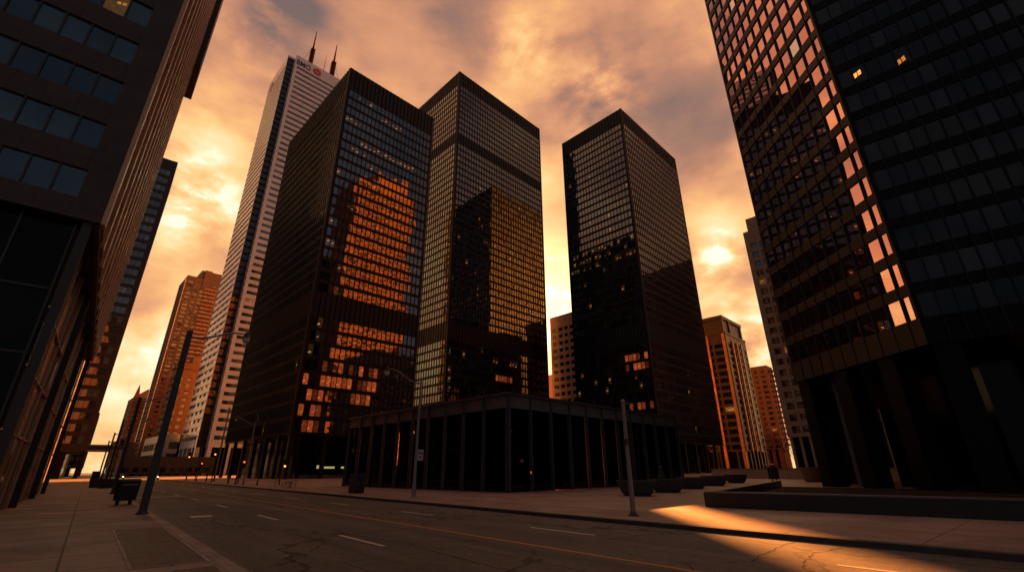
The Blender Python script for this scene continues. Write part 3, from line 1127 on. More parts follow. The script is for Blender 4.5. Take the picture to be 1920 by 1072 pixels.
lb = tower('stone_office_building', 'dark brown stone block on the left with ribbon windows and glowing metal fins', 'building',
           LB, ROT_ROAD, lb_poly, 88, 12.0, lb_rows, .9,
           dict(wall=M['brownstone'], wall_list=[M['brownstone']], mull=M['dark_panel'], glass=[M['glass_blue'], M['glass_blue_lit']], core=M['steel'], column=M['dark_panel']),
           mull=(.07, -.02), corner={0: 1.0, 1: .6, 2: 1, 3: 1}, glass_idx=g_LB, col_every=14, col_w=.32, lobby_in=.62, tilt=.003)
b = MB()
k = 0
y = .25
while y < 36:
    b.box(.022, .20, y - .25, y + .35, 12.0, 87.9)
    y += 3.0
b.build('sun_fin', M['bronze_fin'], lb)['kind'] = 'stuff'
b = MB()
for i in range(30):
    z = 12.4 + 2.6 * i
    b.box(.021, .08, .6, 35.8, z, z + .14)
b.build('ledge', M['bronze_fin'], lb)['kind'] = 'stuff'
b = MB(); b.box(-6, .75, 36.02, 44, 52.0, 90); b.build('upper_box', M['dark_panel'], lb)
b = MB()
for i in range(10):
    y = 1.0 + 3.6 * i
    b.box(-.61, -.50, y - .05, y + .05, 0, 11.9)
for z in (3.2, 5.6, 8.0):
    b.box(-.61, -.52, .3, 35.5, z, z + .08)
b.build('podium_frame', M['bronze_fin'], lb)
b = MB()
for i in range(19):
    x = -31.0 + 1.68 * i
    b.box(x - .04, x + .04, .50, .61, 0, 11.9)
for z in (3.4, 6.1, 8.8):
    b.box(-31.2, -.7, .52, .60, z, z + .09)
b.build('podium_frame', M['dark_panel'], lb)

L2p = Vector((math.sin(R(-41.45)) * 210, math.cos(R(-41.45)) * 210, 0))
l2_rows = [(10.5 + 3.7 * i, 10.5 + 3.7 * i + 2.3) for i in range(29)]
tower('glass_tower', 'slim grey-green glass tower with dark floor bands behind the left stone block', 'tower',
      L2p, ROT_ROAD, [(-40, 0), (0, 0), (0, 30), (-40, 30)], 121.5, 8, l2_rows, 1.5,
      dict(wall=M['dark_panel'], wall_list=[M['dark_panel'], M['dark_panel']], mull=M['dark_panel'], glass=[M['glass_green'], M['glass_dark_lit']], core=M['steel']),
      mull=(.10, .04), corner={0: 1.4, 1: .6, 2: 1, 3: 1}, glass_idx=lambda f, r_, c_: 1 if random.random() < .01 else 0, col_every=5)
L3p = Vector((math.sin(R(-41.3)) * 330, math.cos(R(-41.3)) * 330, 0))
tower('office_block', 'small far dark block at the end of the left side of the street', 'building',
      L3p, ROT_ROAD, [(-30, 0), (0, 0), (0, 40), (-30, 40)], 31, 4, [(5.5 + 3.6 * i, 5.5 + 3.6 * i + 2) for i in range(7)], 3,
      dict(wall=M['brick_brown'], glass=[M['glass_dark']], core=M['steel'], column=M['brick_brown']), mull=(.9, .02), corner=1.0, cap=20)

# ------------------------------------------------------------------ masonry towers beyond
def masonry(name, label, base, rz, W_, L_, H, pitch, module, wall, glass_=None, pier=1.2, win=.55, pod=5.0, cat='building', lit=.05, cap=100, group=None, poly=None, sp=-.02, corner=1.4, top_blank=1.2, lob=1.0):
    cnt = int((H - top_blank - pod - .5) / pitch)
    rr = [(pod + .8 + pitch * i, pod + .8 + pitch * i + pitch * win) for i in range(cnt)]
    return tower(name, label, cat, base, rz, poly or rect(W_, L_), H, pod, rr, module,
                 dict(wall=wall, glass=glass_ or [M['glass_dark'], M['glass_dark_lit']], core=M['steel'], mull=wall, column=wall), group,
                 mull=(pier, .04), corner=corner, glass_idx=lambda f, r_, c_: 1 if random.random() < lit else 0, cap=cap, sp_depth=sp, tilt=.002, col_every=1.0, col_w=pier, lobby_in=lob, core_in=.35)


def az_pt(az, d):
    return Vector((math.sin(R(az)) * d, math.cos(R(az)) * d, 0))


# brown condominium with balconies beyond the white tower
cp = az_pt(-37.7, 430)
cond = masonry('condo_tower', 'brown residential tower with stacked balconies left of the white tower', cp, ROT_GRID, 40, 30, 150, 3.3, 4.2, M['brick_brown'], pier=1.6, win=.55, cat='tower', lit=.03)
b = MB()
for i in range(40):
    z = 12 + 3.3 * i
    b.box(13, 22, -1.6, -.05, z, z + 1.1)
    b.box(30, 36, -1.6, -.05, z, z + 1.1)
b.build('balcony', M['brick_warm'], cond)['kind'] = 'stuff'
b = MB(); b.box(9, 40, 2, 30, 150, 157.5); b.box(11, 16, -.6, 2, 140, 157.4); b.build('penthouse', M['brick_brown'], cond)
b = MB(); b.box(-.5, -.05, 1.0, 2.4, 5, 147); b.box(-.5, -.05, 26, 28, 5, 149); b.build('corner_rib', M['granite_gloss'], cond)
masonry('brick_building', 'orange brick building with stepped cornice between the brown condo and the white tower', az_pt(-36.5, 375), ROT_GRID, 40, 14, 70, 4.4, 4.6, M['dull_brick'], pier=2.4, win=.48, top_blank=7, lit=.0)
e = [o for o in bpy.data.objects if o.name == 'brick_building'][0]
b = MB(); b.box(8, 39, 1, 13, 69.95, 75.5); b.box(-.8, 40.8, -.8, 14.8, 66.2, 67.4); b.build('cornice', M['dull_brick'], e)
ht = masonry('hotel', 'old brick hotel with steep pyramid roof far down the street', az_pt(-39.2, 520), ROT_GRID, 44, 34, 62, 3.6, 3.4, M['brick_brown'], pier=1.8, win=.5, lit=.0, cap=40)
b = MB(); b.prism([(-.6, -.6), (44.6, -.6), (44.6, 34.6), (-.6, 34.6)], 62.02, 71, 0, [(9, 10), (36, 10), (36, 24), (9, 24)])
b.prism([(-.2, -.2), (3.5, -.2), (3.5, 3.5), (-.2, 3.5)], 62.5, 73, 0, [(1.4, 1.4), (1.9, 1.4), (1.9, 1.9), (1.4, 1.9)])
b.build('roof_pyramid', M['orange_brick'], ht)
masonry('brick_block', 'low red brick block closing the far end of the street', az_pt(-39.7, 460), ROT_ROAD, 20, 20, 23, 3.6, 3.6, M['orange_brick'], pier=1.5, cap=10, lit=.1)
masonry('street_block', 'dark low block under the hotel on the far right of the street', az_pt(-38.9, 300), ROT_GRID, 40, 40, 9, 3.6, 3.6, M['dark_panel'], pier=1.2, cap=10, lit=.2, pod=1)

# walkway bridge across the far street
sb = empty('sky_bridge', road(290, -30, 0), ROT_ROAD)
b = MB(); b.box(0, 41, 0, 5, 10.6, 13.6); b.build('deck', M['concrete_b'], sb)
b = MB(); b.box(0, 41, -.08, -.01, 11.4, 13.0); b.build('side_panel', M['dark_panel'], sb)
for x in (22, 40):
    b = MB(); b.box(x - .6, x + .6, 1.5, 3.5, 0, 10.6); b.build('pier', M['concrete_b'], sb)
tag(sb, 'dark walkway bridge spanning the far end of the street', 'bridge')

# slab with square windows partly hidden by the right tower
m1d = 115
m1p = az_pt(29.75, m1d)
m1h = 1.7 + m1d * math.tan(R(25.02))
m1 = masonry('concrete_office_block', 'grey-brown concrete slab with paired square windows beside the right tower', m1p + Vector((.7071, -.7071, 0)) * 40, ROT_GRID, 25, 40, m1h, 2.35, 1.75, M['concrete_b'], glass_=[M['glass_t'], M['glass_dark_lit']], pier=.5, win=.58, pod=7.5, cat='building', lit=.06, corner=1.1, lob=.6)
b = MB(); b.box(.6, 24, 4, 39.0, m1h - .05, m1h + 3.6); b.build('penthouse', M['concrete_b'], m1)

# rose granite tower with glossy ribs
m2p = az_pt(25.66, 252)
m2 = masonry('granite_tower', 'rose granite tower with bright polished vertical ribs and framed crown', m2p, ROT_GRID, 28, 30, 66, 3.5, 5.0, M['granite_rose'], glass_=[M['glass_black'], M['glass_dark_lit']], pier=1.0, win=.62, pod=9, cat='tower', lit=.02)
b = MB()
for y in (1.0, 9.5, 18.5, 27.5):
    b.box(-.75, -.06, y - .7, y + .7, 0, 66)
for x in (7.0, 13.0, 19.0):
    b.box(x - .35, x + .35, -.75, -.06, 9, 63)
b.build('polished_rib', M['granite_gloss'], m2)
b = MB()
for (x0, x1, y0, y1) in ((.5, 1.9, .5, 1.9), (9.5, 11.0, .5, 1.9), (25.5, 27, .5, 1.9), (.5, 1.9, 13, 14.5), (.5, 1.9, 27, 29)):
    b.box(x0, x1, y0, y1, 66, 74.4)
b.box(.3, 27.5, .3, 29.6, 74.4, 76.0)
b.box(-.3, 28.3, -.3, 30.3, 66.0, 67.0)
b.box(1.2, 26.6, 1.2, 28.8, 67.0, 74.4)
b.build('crown', M['granite_rose'], m2)

m3 = masonry('apartment_tower', 'glowing orange apartment tower stepping down beyond the granite tower', az_pt(29.15, 330), ROT_GRID, 11, 36, 62, 3.2, 3.6, M['orange_brick'], pier=1.9, win=.5, pod=12, cat='tower', lit=.02)
b = MB()
for i in range(15):
    b.box(5.5, 10.5, -1.4, -.05, 14 + 3.2 * i, 15.1 + 3.2 * i)
b.build('balcony', M['sandstone'], m3)
b = MB(); b.box(11.05, 17, 3, 34, 0, 52); b.build('lower_wing', M['orange_brick'], m3)

# pale towers in the gap by the sun
masonry('apartment_tower', 'pale orange slab tower in the gap between the middle and right black towers', Vector((31.9, 200.7, 0)), ROT_GRID, 14, 19, 70.5, 3.35, 3.1, M['concrete_l'], pier=1.0, win=.5, cat='tower', lit=.0, top_blank=4)
masonry('apartment_block', 'small pale block low in the gap beside the middle black tower', az_pt(5.5, 320), ROT_GRID, 20, 12, 63.5, 3.6, 2.6, M['concrete_l'], pier=1.2, win=.5, lit=.0, cap=20, top_blank=12)

masonry('stone_block', 'low brown block glimpsed between the lobby columns of the right-hand black tower', az_pt(24.2, 310), ROT_GRID, 40, 70, 26, 3.6, 4.0, M['granite_rose'], pier=1.4, lit=.1, cap=20)
masonry('dark_tower', 'dark panelled tower hidden behind the right tower, mirrored in the right-hand black tower', Vector((165, 192, 0)), ROT_GRID, 40, 40, 118, 3.6, 3.2, M['dark_panel'], pier=.8, win=.6, cat='tower', lit=.02)
# sandstone tower standing behind the right tower, visible in the mirror glass
ss = masonry('sandstone_tower', 'sunlit sandstone tower seen only mirrored in the windows of the shortest black tower', Vector((128.2, 38.8, 0)), ROT_GRID, 47, 30, 200, 3.6, 3.0, M['sandstone'], pier=.9, win=.62, cat='tower', lit=.0)

b = MB(); b.box(14, 40, 6, 29, 199.95, 210); b.build('penthouse', M['sandstone'], ss)
masonry('brick_block', 'long dark brick block hidden behind the left stone block, mirrored in the pavilion glass', road(72, -38), ROT_ROAD, 30, 110, 58, 3.6, 3.6, M['brick_brown'], pier=1.4, lit=.0)

# ------------------------------------------------------------------ low glass pavilion
PV = Vector((-.5, 40.0, 0))
pv = empty('glass_pavilion', PV, ROT_GRID)
PW, PL, PH = 30.2, 28.0, 7.9
b = MB()
b.box(-.35, PW + .35, -.35, PL + .35, PH - .22, PH)
b.box(.3, PW - .3, .3, PL - .3, PH - .5, PH - .221)
b.build('roof', M['pav_steel'], pv)
b = MB()
for x0, x1, y0, y1 in ((-.12, PW + .12, -.12, .05), (-.12, PW + .12, PL - .05, PL + .12), (-.12, .05, .0501, PL - .0501), (PW - .05, PW + .12, .0501, PL - .0501)):
    b.box(x0, x1, y0, y1, 6.62, PH - .221)
b.build('fascia', M['pav_panel'], pv)
nx, ny = 11, 10
for i in range(nx + 1):
    for y, s in ((0, -1), (PL, 1)):
        x = PW * i / nx
        wd = .085 if i not in (0, nx) else .18
        b = MB()
        y0, y1 = sorted((y + s * .13, y + s * .30))
        b.box(x - wd, x + wd, y0 + (0 if s < 0 else .14), y1 - (.14 if s < 0 else 0), 0, PH - .222)   # outer flange
        b.box(x - .03, x + .03, y0 + .03 if s < 0 else y0, y1 if s < 0 else y1 - .03, 0, PH - .223)
        b.box(x - wd * .6, x + wd * .6, y - .04 if s < 0 else y - .13, y + .13 if s < 0 else y + .04, 0, 6.6)
        b.build('column', M['pav_steel'], pv)
for j in range(1, ny):
    for x, s in ((0, -1), (PW, 1)):
        y = PL * j / ny
        b = MB()
        xs = sorted((x + s * .27, x + s * .30)); b.box(xs[0], xs[1], y - .085, y + .085, 0, PH - .222)
        xs = sorted((x + s * .13, x + s * .27)); b.box(xs[0], xs[1], y - .03, y + .03, 0, PH - .223)
        b.box(x - .05, x + .05, y - .06, y + .06, 0, 6.6)
        b.build('column', M['pav_steel'], pv)
for i in range(nx):
    for y in (0.02, PL - .02):
        b = MB(); b.box(PW * i / nx + .14, PW * (i + 1) / nx - .14, y - .012, y + .012, .05, 6.62)
        b.build('glass_panel', M['clear_glass'], pv)
for j in range(ny):
    for x in (.02, PW - .02):
        b = MB(); b.box(x - .012, x + .012, PL * j / ny + .14, PL * (j + 1) / ny - .14, .05, 6.62)
        b.build('glass_panel', M['clear_glass'], pv)
b = MB()
for i in range(40):
    y = .7 + (PL - 1.4) * i / 39
    b.box(.6, PW - .6, y - .06, y + .06, 6.75, 7.1)
b.build('ceiling_slat', M['brick_brown'], pv)['kind'] = 'stuff'
b = MB(); b.box(.3, PW - .3, .3, PL - .3, 0.004, .03); b.build('interior_floor', M['granite_rose'], pv)
b = MB(); b.box(8, PW - 8, 9, PL - 8, .04, 6.7); b.build('interior_core', M['louvre'], pv)
b = MB()
for x, y, z, s in ((9.3, 8.9, 5.6, .16), (4.0, 20, 5.9, .14), (11, 8.9, 2.6, .2), (7.8, 14, 3.4, .12), (7.8, 20, 4.6, .10), (12.5, 8.9, 1.4, .15), (13.6, 8.9, 3.2, .12)):
    b.lathe([(s * .2, -s), (s, -s * .4), (s, s * .4), (s * .2, s)], 10, 0, (x, y, z))
b.build('interior_lamp', M['amber'], pv)
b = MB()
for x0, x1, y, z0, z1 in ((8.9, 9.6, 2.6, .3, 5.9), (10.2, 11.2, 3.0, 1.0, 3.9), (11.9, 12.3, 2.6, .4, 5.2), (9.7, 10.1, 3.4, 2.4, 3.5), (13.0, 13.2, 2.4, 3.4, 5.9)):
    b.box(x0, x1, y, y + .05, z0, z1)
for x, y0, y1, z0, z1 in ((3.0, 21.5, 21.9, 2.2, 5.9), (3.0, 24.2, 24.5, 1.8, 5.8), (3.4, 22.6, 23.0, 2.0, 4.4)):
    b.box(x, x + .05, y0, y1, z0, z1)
b.build('added_glow_panel', M['added_glow'], pv)  # added glowing panels standing in for an orange reflection on the glass
tag(pv, 'low dark steel and glass pavilion with flat roof at the plaza corner', 'pavilion')

# ------------------------------------------------------------------ street lamps
def s_curve(p0, dirv, L_, rise, n=14):
    pts = []
    for i in range(n + 1):
        t = i / n
        z = rise * (t - math.sin(2 * math.pi * t) / (2 * math.pi)) + .12 * math.sin(math.pi * t) * (t - .35)
        pts.append(p0 + dirv * (L_ * t) + Vector((0, 0, z)))
    return pts


def street_lamp(label, along, lat, h, arm_sign, arm_len, dark=True, square=False, sign=False, group='davit street lamps along the street', bulb=True, rise=.55, brace=False):
    e = empty('street_lamp', road(along, lat), ROT_ROAD)
    pm = M['pole_dark'] if dark else M['pole_grey']
    b = MB()
    if square:
        r0, r1 = .15, .12
        b.prism([(-r0, -r0), (r0, -r0), (r0, r0), (-r0, r0)], 0, h, 0, [(-r1, -r1), (r1, -r1), (r1, r1), (-r1, r1)])
        b.build('pole', pm, e, bevel=.02)
    else:
        b.tube([(0, 0, 0), (0, 0, .9), (0, 0, .95), (0, 0, h)], [.15, .14, .11, .075], 12)
        b.build('pole', pm, e, smooth=True)
    b = MB()
    b.lathe([(.24, 0), (.24, .05), (.17, .10), (.17, .13)], 12)
    b.build('base_plate', pm, e)
    b = MB()
    pts = s_curve(Vector((0, 0, h - .30)), Vector((arm_sign, 0, 0)), arm_len, rise)
    b.tube(pts, [.062 - .022 * i / len(pts) for i in range(len(pts))], 8)
    if brace:
        b.tube([(0, 0, h - 1.5), (arm_sign * .5, 0, h - .75), pts[6]], .014, 6)
    b.build('arm', M['arm'], e, smooth=True)
    if bulb:
        q = pts[-1]
        b = MB(); b.lathe([(.03, .16), (.09, .12), (.12, 0), (.17, -.16), (.19, -.20)], 16, 0, q)
        hd_ = b.build('lamp_head', M['pole_dark'], e, smooth=True)
        b = MB(); b.lathe([(.175, -.19), (.185, -.28), (.15, -.40), (.08, -.48), (.01, -.50)], 16, 0, q)
        b.build('lens', M['lamp_glass'], hd_, smooth=True)
    if sign:
        b = MB(); b.box(.10, .56, -.02, 0, 2.35, 3.05)
        sg = b.build('sign_plate', M['sign_white'], e, bevel=.01)
        b = MB()
        for (x0, x1, z0, z1) in ((.15, .27, 2.72, 2.95), (.31, .35, 2.72, 2.98), (.39, .51, 2.72, 2.95), (.15, .51, 2.60, 2.64), (.15, .45, 2.52, 2.56), (.15, .51, 2.43, 2.47)):
            b.box(x0, x1, -.024, -.0205, z0, z1)
        b.build('sign_print', M['sign_ink'], sg)
    tag(e, label, 'street lamp', group)
    return e


street_lamp('nearest dark square lamp post with hanging teardrop bulb on the left sidewalk', 27.64, 2.26, 8.35, 1, 2.55, True, True)
street_lamp('lamp post on the left sidewalk just behind the litter bin', 55.6, 2.1, 8.2, 1, 2.6, True, True)
street_lamp('third lamp post along the left kerb, in front of the pale sky', 84.0, 2.1, 8.4, 1, 2.6, True, True)
street_lamp('fourth lamp post along the left kerb, near the planters', 112.0, 2.1, 8.4, 1, 2.6, True, True)
street_lamp('farthest lamp post on the left side, before the bridge', 142.0, 2.1, 8.4, 1, 2.6, True, True)
street_lamp('grey lamp post with white parking sign in front of the pavilion', 30.18, 17.15, 7.95, -1, 2.75, False, False, True, rise=.75, brace=True)
street_lamp('grey lamp post at the corner of the shortest black tower', 78.0, 17.1, 8.5, -1, 2.6, False, rise=.75)
street_lamp('grey lamp post on the right pavement before the white tower podium', 130.8, 17.0, 9.0, -1, 2.6, True, rise=.6)


def bare_pole(label, along, lat, h, r0, mat, band=False):
    e = empty('pole', road(along, lat), ROT_ROAD)
    b = MB(); b.tube([(0, 0, 0), (0, 0, h)], [r0, r0 * .72], 12); b.build('shaft', mat, e, smooth=True)
    b = MB(); b.lathe([(r0 * 2.0, 0), (r0 * 2.0, .04), (r0 * 1.3, .08), (r0 * 1.3, .12)], 14); b.build('base_plate', M['pole_dark'], e)
    b = MB(); b.lathe([(r0 * .95, h), (r0 * .95, h + .05), (r0 * .3, h + .10)], 12); b.build('cap', mat, e)
    if band:
        b = MB(); b.lathe([(r0 * .99, h * .60), (r0 * 1.12, h * .61), (r0 * 1.12, h * .645), (r0 * .99, h * .655)], 14); b.build('band', M['antenna'], e)
        b = MB(); b.tube([(0, 0, h - .06), (.28, -.10, h - .05)], .02, 6); b.build('bracket', M['pole_dark'], e)
    tag(e, label, 'pole', 'bare poles on the right pavement')
    return e


bare_pole('bare grey pole with red band at the plaza kerb in front of the planters', 12.01, 16.61, 4.35, .105, M['pole_grey'], True)
bare_pole('tall pale pole rising at the corner of the white tower', 108.5, 18.6, 13.6, .17, M['pole_grey'])
bare_pole('thin dark pole in front of the lobby columns of the shortest black tower', 73.2, 17.7, 8.6, .09, M['pole_dark'])


# ------------------------------------------------------------------ street furniture
def litter_bin(label, along, lat, rz):
    e = empty('litter_bin', road(along, lat), rz)
    b = MB()
    b.prism([(-.46, -.30), (.46, -.30), (.46, .30), (-.46, .30)], .22, 1.22, 0, [(-.50, -.34), (.50, -.34), (.50, .34), (-.50, .34)])
    b.build('body', M['black_plastic'], e, bevel=.03)
    b = MB()
    b.prism([(-.54, -.38), (.54, -.38), (.54, .38), (-.54, .38)], 1.225, 1.36, 0, [(-.44, -.28), (.44, -.28), (.44, .28), (-.44, .28)])
    b.build('lid', M['black_plastic'], e, bevel=.02)
    b = MB(); b.box(-.36, .36, -.352, -.335, 1.02, 1.10); b.build('slot', M['pole_grey'], e)
    for x in (-.3, .3):
        b = MB(); b.box(x - .05, x + .05, -.15, .15, 0, .23); b.build('leg', M['pole_dark'], e)
    b = MB(); b.box(-.40, .40, -.22, .22, 0, .02); b.build('foot_plate', M['pole_dark'], e)
    tag(e, label, 'litter bin')
    return e


litter_bin('large black litter bin on legs beside the nearest left lamp post', 36.4, 1.98, ROT_ROAD + .25)


def bowl_planter(label, loc, w_, h, mat, group, d=1.0):
    e = empty('planter', loc, ROT_GRID)
    b = MB()
    pr = [(w_ * .36, 0), (w_ * .37, .10), (w_ * .42, .16), (w_ * .49, h * .6), (w_ * .53, h - .12), (w_ * .55, h - .10), (w_ * .55, h), (w_ * .49, h), (w_ * .48, h - .14)]
    b.lathe(pr, 32)
    b.build('bowl', mat, e, smooth=True)
    b = MB(); b.lathe([(w_ * .475, h - .2), (w_ * .475, h - .135)], 24); b.build('soil', M['soil'], e)
    tag(e, label, 'planter', group)
    return e


PLG = 'cast planters in a row before the right black tower'
for i, (x, y, lab) in enumerate(((8.55, 34.6, 'nearest wide dark planter in the plaza row, behind the banded pole'),
                                 (12.0, 39.0, 'second dark planter in the plaza row counting from the street'),
                                 (16.2, 45.2, 'third dark planter, in the middle of the plaza row'),
                                 (21.2, 52.5, 'fourth dark planter in the plaza row'),
                                 (27.6, 61.6, 'last dark planter of the plaza row, farthest from the street'))):
    bowl_planter(lab, (x, y, 0), 2.5, .95, M['planter'], PLG)
bowl_planter('brown stone planter catching the light beside the right tower columns', (38.5, 63.6, 0), 2.6, 1.75, M['planter_brown'], 'lone planter near the right tower')
for lab, al, la in (('small dark street planter box at the left kerb behind the litter bin', 76.5, 2.0), ('dark street planter box farther along the left kerb', 81.0, 1.2)):
    e = empty('planter_box', road(al, la), ROT_ROAD)
    b = MB(); b.prism([(-.62, -.62), (.62, -.62), (.62, .62), (-.62, .62)], 0, 1.0, 0, [(-.78, -.78), (.78, -.78), (.78, .78), (-.78, .78)]); b.build('box', M['planter'], e, bevel=.03)
    b = MB(); b.box(-.66, .66, -.66, .66, 1.001, 1.03); b.build('soil', M['soil'], e)
    tag(e, lab, 'planter', 'planter boxes on the left sidewalk')


def cabinet(name, label, cat, loc, rz, w_, d_, h):
    e = empty(name, loc, rz)
    b = MB(); b.box(-w_ / 2, w_ / 2, -d_ / 2, d_ / 2, .08, h); b.build('body', M['black_plastic'], e, bevel=.02)
    b = MB(); b.box(-w_ / 2 + .04, w_ / 2 - .04, -d_ / 2 + .04, d_ / 2 - .04, 0, .079); b.build('plinth', M['pole_dark'], e)
    b = MB(); b.box(-w_ / 2 - .03, w_ / 2 + .03, -d_ / 2 - .03, d_ / 2 + .03, h + .001, h + .06); b.build('top', M['pole_dark'], e)
    for x in (-w_ / 4, w_ / 4):
        b = MB(); b.box(x - w_ / 4 + .04, x + w_ / 4 - .04, -d_ / 2 - .025, -d_ / 2 - .001, .16, h - .08); dd = b.build('door', M['black_plastic'], e)
        b = MB(); b.box(x - .02, x + .02, -d_ / 2 - .045, -d_ / 2 - .026, h * .5, h * .5 + .14); b.build('handle', M['pole_grey'], dd)
    tag(e, label, cat)
    return e


cabinet('utility_cabinet', 'black utility cabinet on the kerb in front of the pavilion left end', 'cabinet', road(39.5, 17.1), ROT_ROAD, .8, 1.35, 1.42)
cabinet('newspaper_box', 'dark newspaper box on the left sidewalk near the wall', 'newspaper box', road(118, 1.3), ROT_ROAD, 1.2, .8, 1.9)

# bin with roof on two legs near the right wall
e = empty('roofed_bin', (28.6, 54.4, 0), ROT_GRID)
for x in (-.62, .62):
    b = MB(); b.box(x - .05, x + .05, -.06, .06, 0, 2.0); b.build('leg', M['pole_dark'], e)
b = MB(); b.box(-.5, .5, -.4, .4, .55, 1.75); b.build('body', M['black_plastic'], e, bevel=.02)
b = MB(); b.prism([(-.8, -.55), (.8, -.55), (.8, .55), (-.8, .55)], 2.0, 2.14, 0, [(-.6, -.4), (.6, -.4), (.6, .4), (-.6, .4)]); b.build('lid', M['ironwork'], e)
tag(e, 'black roofed bin on two legs behind the low granite wall', 'bin')

# low granite wall round the sunken bed on the right
gw = empty('granite_wall', (9.12, 23.93, 0), 0)
d1 = Vector((15.39 - 9.12, 18.29 - 23.93)).normalized()
d2 = Vector((27.0, 49.5)) - Vector((9.12, 23.93)); d2.normalize()


def wall_seg(b, a, dv_, L_, th, h):
    nv = Vector((-dv_.y, dv_.x))
    q = [a, a + dv_ * L_, a + dv_ * L_ + nv * th, a + nv * th]
    b.hexa([(p.x, p.y, 0) for p in q] + [(p.x, p.y, h) for p in q])


b = MB(); wall_seg(b, Vector((0, 0)), d1, 22, .38, .62); b.build('front_wall', M['black_granite'], gw)
b = MB(); wall_seg(b, Vector((.1, .45)) + d2 * .05, d2, 27, -.30, .60); b.build('side_wall', M['black_granite'], gw)
b = MB(); wall_seg(b, Vector((-.02, -.02)), d1, 22.04, .42, .05)
b2 = MB()
q0 = Vector((-.03, -.03))
nv = Vector((-d1.y, d1.x))
q = [q0, q0 + d1 * 22.06, q0 + d1 * 22.06 + nv * .44, q0 + nv * .44]
b2.hexa([(p.x, p.y, .621) for p in q] + [(p.x, p.y, .68) for p in q])
b2.build('coping', M['pav_panel'], gw)
tag(gw, 'long low black granite wall around the sunken bed on the right of the plaza', 'wall')
b = MB()
q = [Vector((.6, .6)), Vector((.6, .6)) + d1 * 21, Vector((.6, .6)) + d1 * 21 + d2 * 24, Vector((.6, .6)) + d2 * 26]
b.quad([(p.x + 9.12, p.y + 23.93, .10) for p in q])
bed = b.build('planting_bed', M['soil']); tag(bed, kind='structure')
rw = empty('retaining_wall', (42, 84, 0), R(-62))
b = MB(); b.box(-10, 22, 0, .5, 0, 1.5); b.build('wall', M['concrete_b'], rw)
b = MB(); b.box(-10.1, 22.1, -.08, .58, 1.501, 1.62); b.build('coping', M['pav_panel'], rw)
tag(rw, 'grey low retaining wall across the plaza between planters and roofed bin', 'wall')


# bicycles parked at the kerb
def bicycle(label, along, lat, rz):
    e = empty('bicycle', road(along, lat), rz)
    for x in (-.52, .52):
        b = MB()
        pts = [(x + .33 * math.cos(a * math.pi / 10), 0, .34 + .33 * math.sin(a * math.pi / 10)) for a in range(21)]
        b.tube(pts, .022, 6)
        wh = b.build('wheel', M['rubber'], e)
        b = MB()
        for k in range(8):
            a = k * math.pi / 4
            b.tube([(x, 0, .34), (x + .31 * math.cos(a), 0, .34 + .31 * math.sin(a))], .004, 4)
        b.build('spokes', M['arm'], wh)
    b = MB()
    for p, q in (((-.52, 0, .34), (-.08, 0, .32)), ((-.52, 0, .34), (-.20, 0, .80)), ((-.08, 0, .32), (-.22, 0, .92)), ((-.08, 0, .32), (.36, 0, .80)), ((-.20, 0, .80), (.34, 0, .86)), ((.52, 0, .34), (.34, 0, .96))):
        b.tube([p, q], .019, 6)
    b.build('frame', M['arm'], e)
    b = MB(); b.tube([(.28, -.26, 1.0), (.36, -.1, .97), (.36, .1, .97), (.28, .26, 1.0)], .015, 6); b.build('handlebar', M['pole_dark'], e)
    b = MB(); b.box(-.34, -.10, -.06, .06, .92, .97); b.build('saddle', M['rubber'], e, bevel=.02)
    b = MB(); b.lathe([(.09, -.01), (.09, .01)], 14); ck = b.build('crank', M['pole_dark'], e); ck.location = (-.08, .03, .32); ck.rotation_euler = (math.pi / 2, 0, 0)
    tag(e, label, 'bicycle', 'bicycles parked at the kerb')
    return e


bicycle('bicycle parked at the kerb, nearest the utility cabinet', 57.5, 17.3, ROT_ROAD + 1.1)
bicycle('middle bicycle of the three parked at the kerb', 59.4, 17.4, ROT_ROAD + .9)
bicycle('bicycle parked at the kerb, nearest the thin dark pole', 61.4, 17.5, ROT_ROAD + 1.3)
for lab, al in (('steel ring bicycle stand beside the nearest parked bicycle', 55.6), ('steel ring bicycle stand beside the farthest parked bicycle', 62.9)):
    e = empty('bicycle_stand', road(al, 17.2), ROT_ROAD)
    b = MB(); b.tube([(0, 0, 0), (0, 0, .9)], .03, 8); b.build('post', M['pole_dark'], e)
    b = MB(); b.tube([(.22 * math.cos(a * math.pi / 8), 0, .62 + .22 * math.sin(a * math.pi / 8)) for a in range(17)], .02, 6); b.build('ring', M['pole_dark'], e)
    tag(e, lab, 'bicycle stand', 'bicycle stands at the kerb')


# traffic signals and crossing lights
def signal(label, along, lat, h, colr, side, arm=0.0):
    e = empty('traffic_signal', road(along, lat), ROT_ROAD)
    b = MB(); b.tube([(0, 0, 0), (0, 0, h)], [.09, .07], 10); b.build('post', M['pole_dark'], e, smooth=True)
    if arm:
        b = MB(); b.tube(s_curve(Vector((0, 0, h - .5)), Vector((-1, 0, 0)), arm, .4), .03, 6); b.build('arm', M['pole_dark'], e)
    x = side * .30 - arm
    zc = h - .7
    b = MB(); b.box(x - .20, x + .20, -.16, .14, zc - .55, zc + .55); hs = b.build('housing', M['black_plastic'], e, bevel=.02)
    for k, z in enumerate((zc + .35, zc, zc - .35)):
        b = MB(); b.lathe([(.12, 0), (.12, .03)], 14)
        l = b.build('lens', M[colr] if k == (2 if colr == 'amber' else 0) else M['louvre'], hs)
        l.location = (x, -.17, z); l.rotation_euler = (math.pi / 2, 0, 0)
    tag(e, label, 'traffic signal', 'traffic signals at the far crossing')
    return e


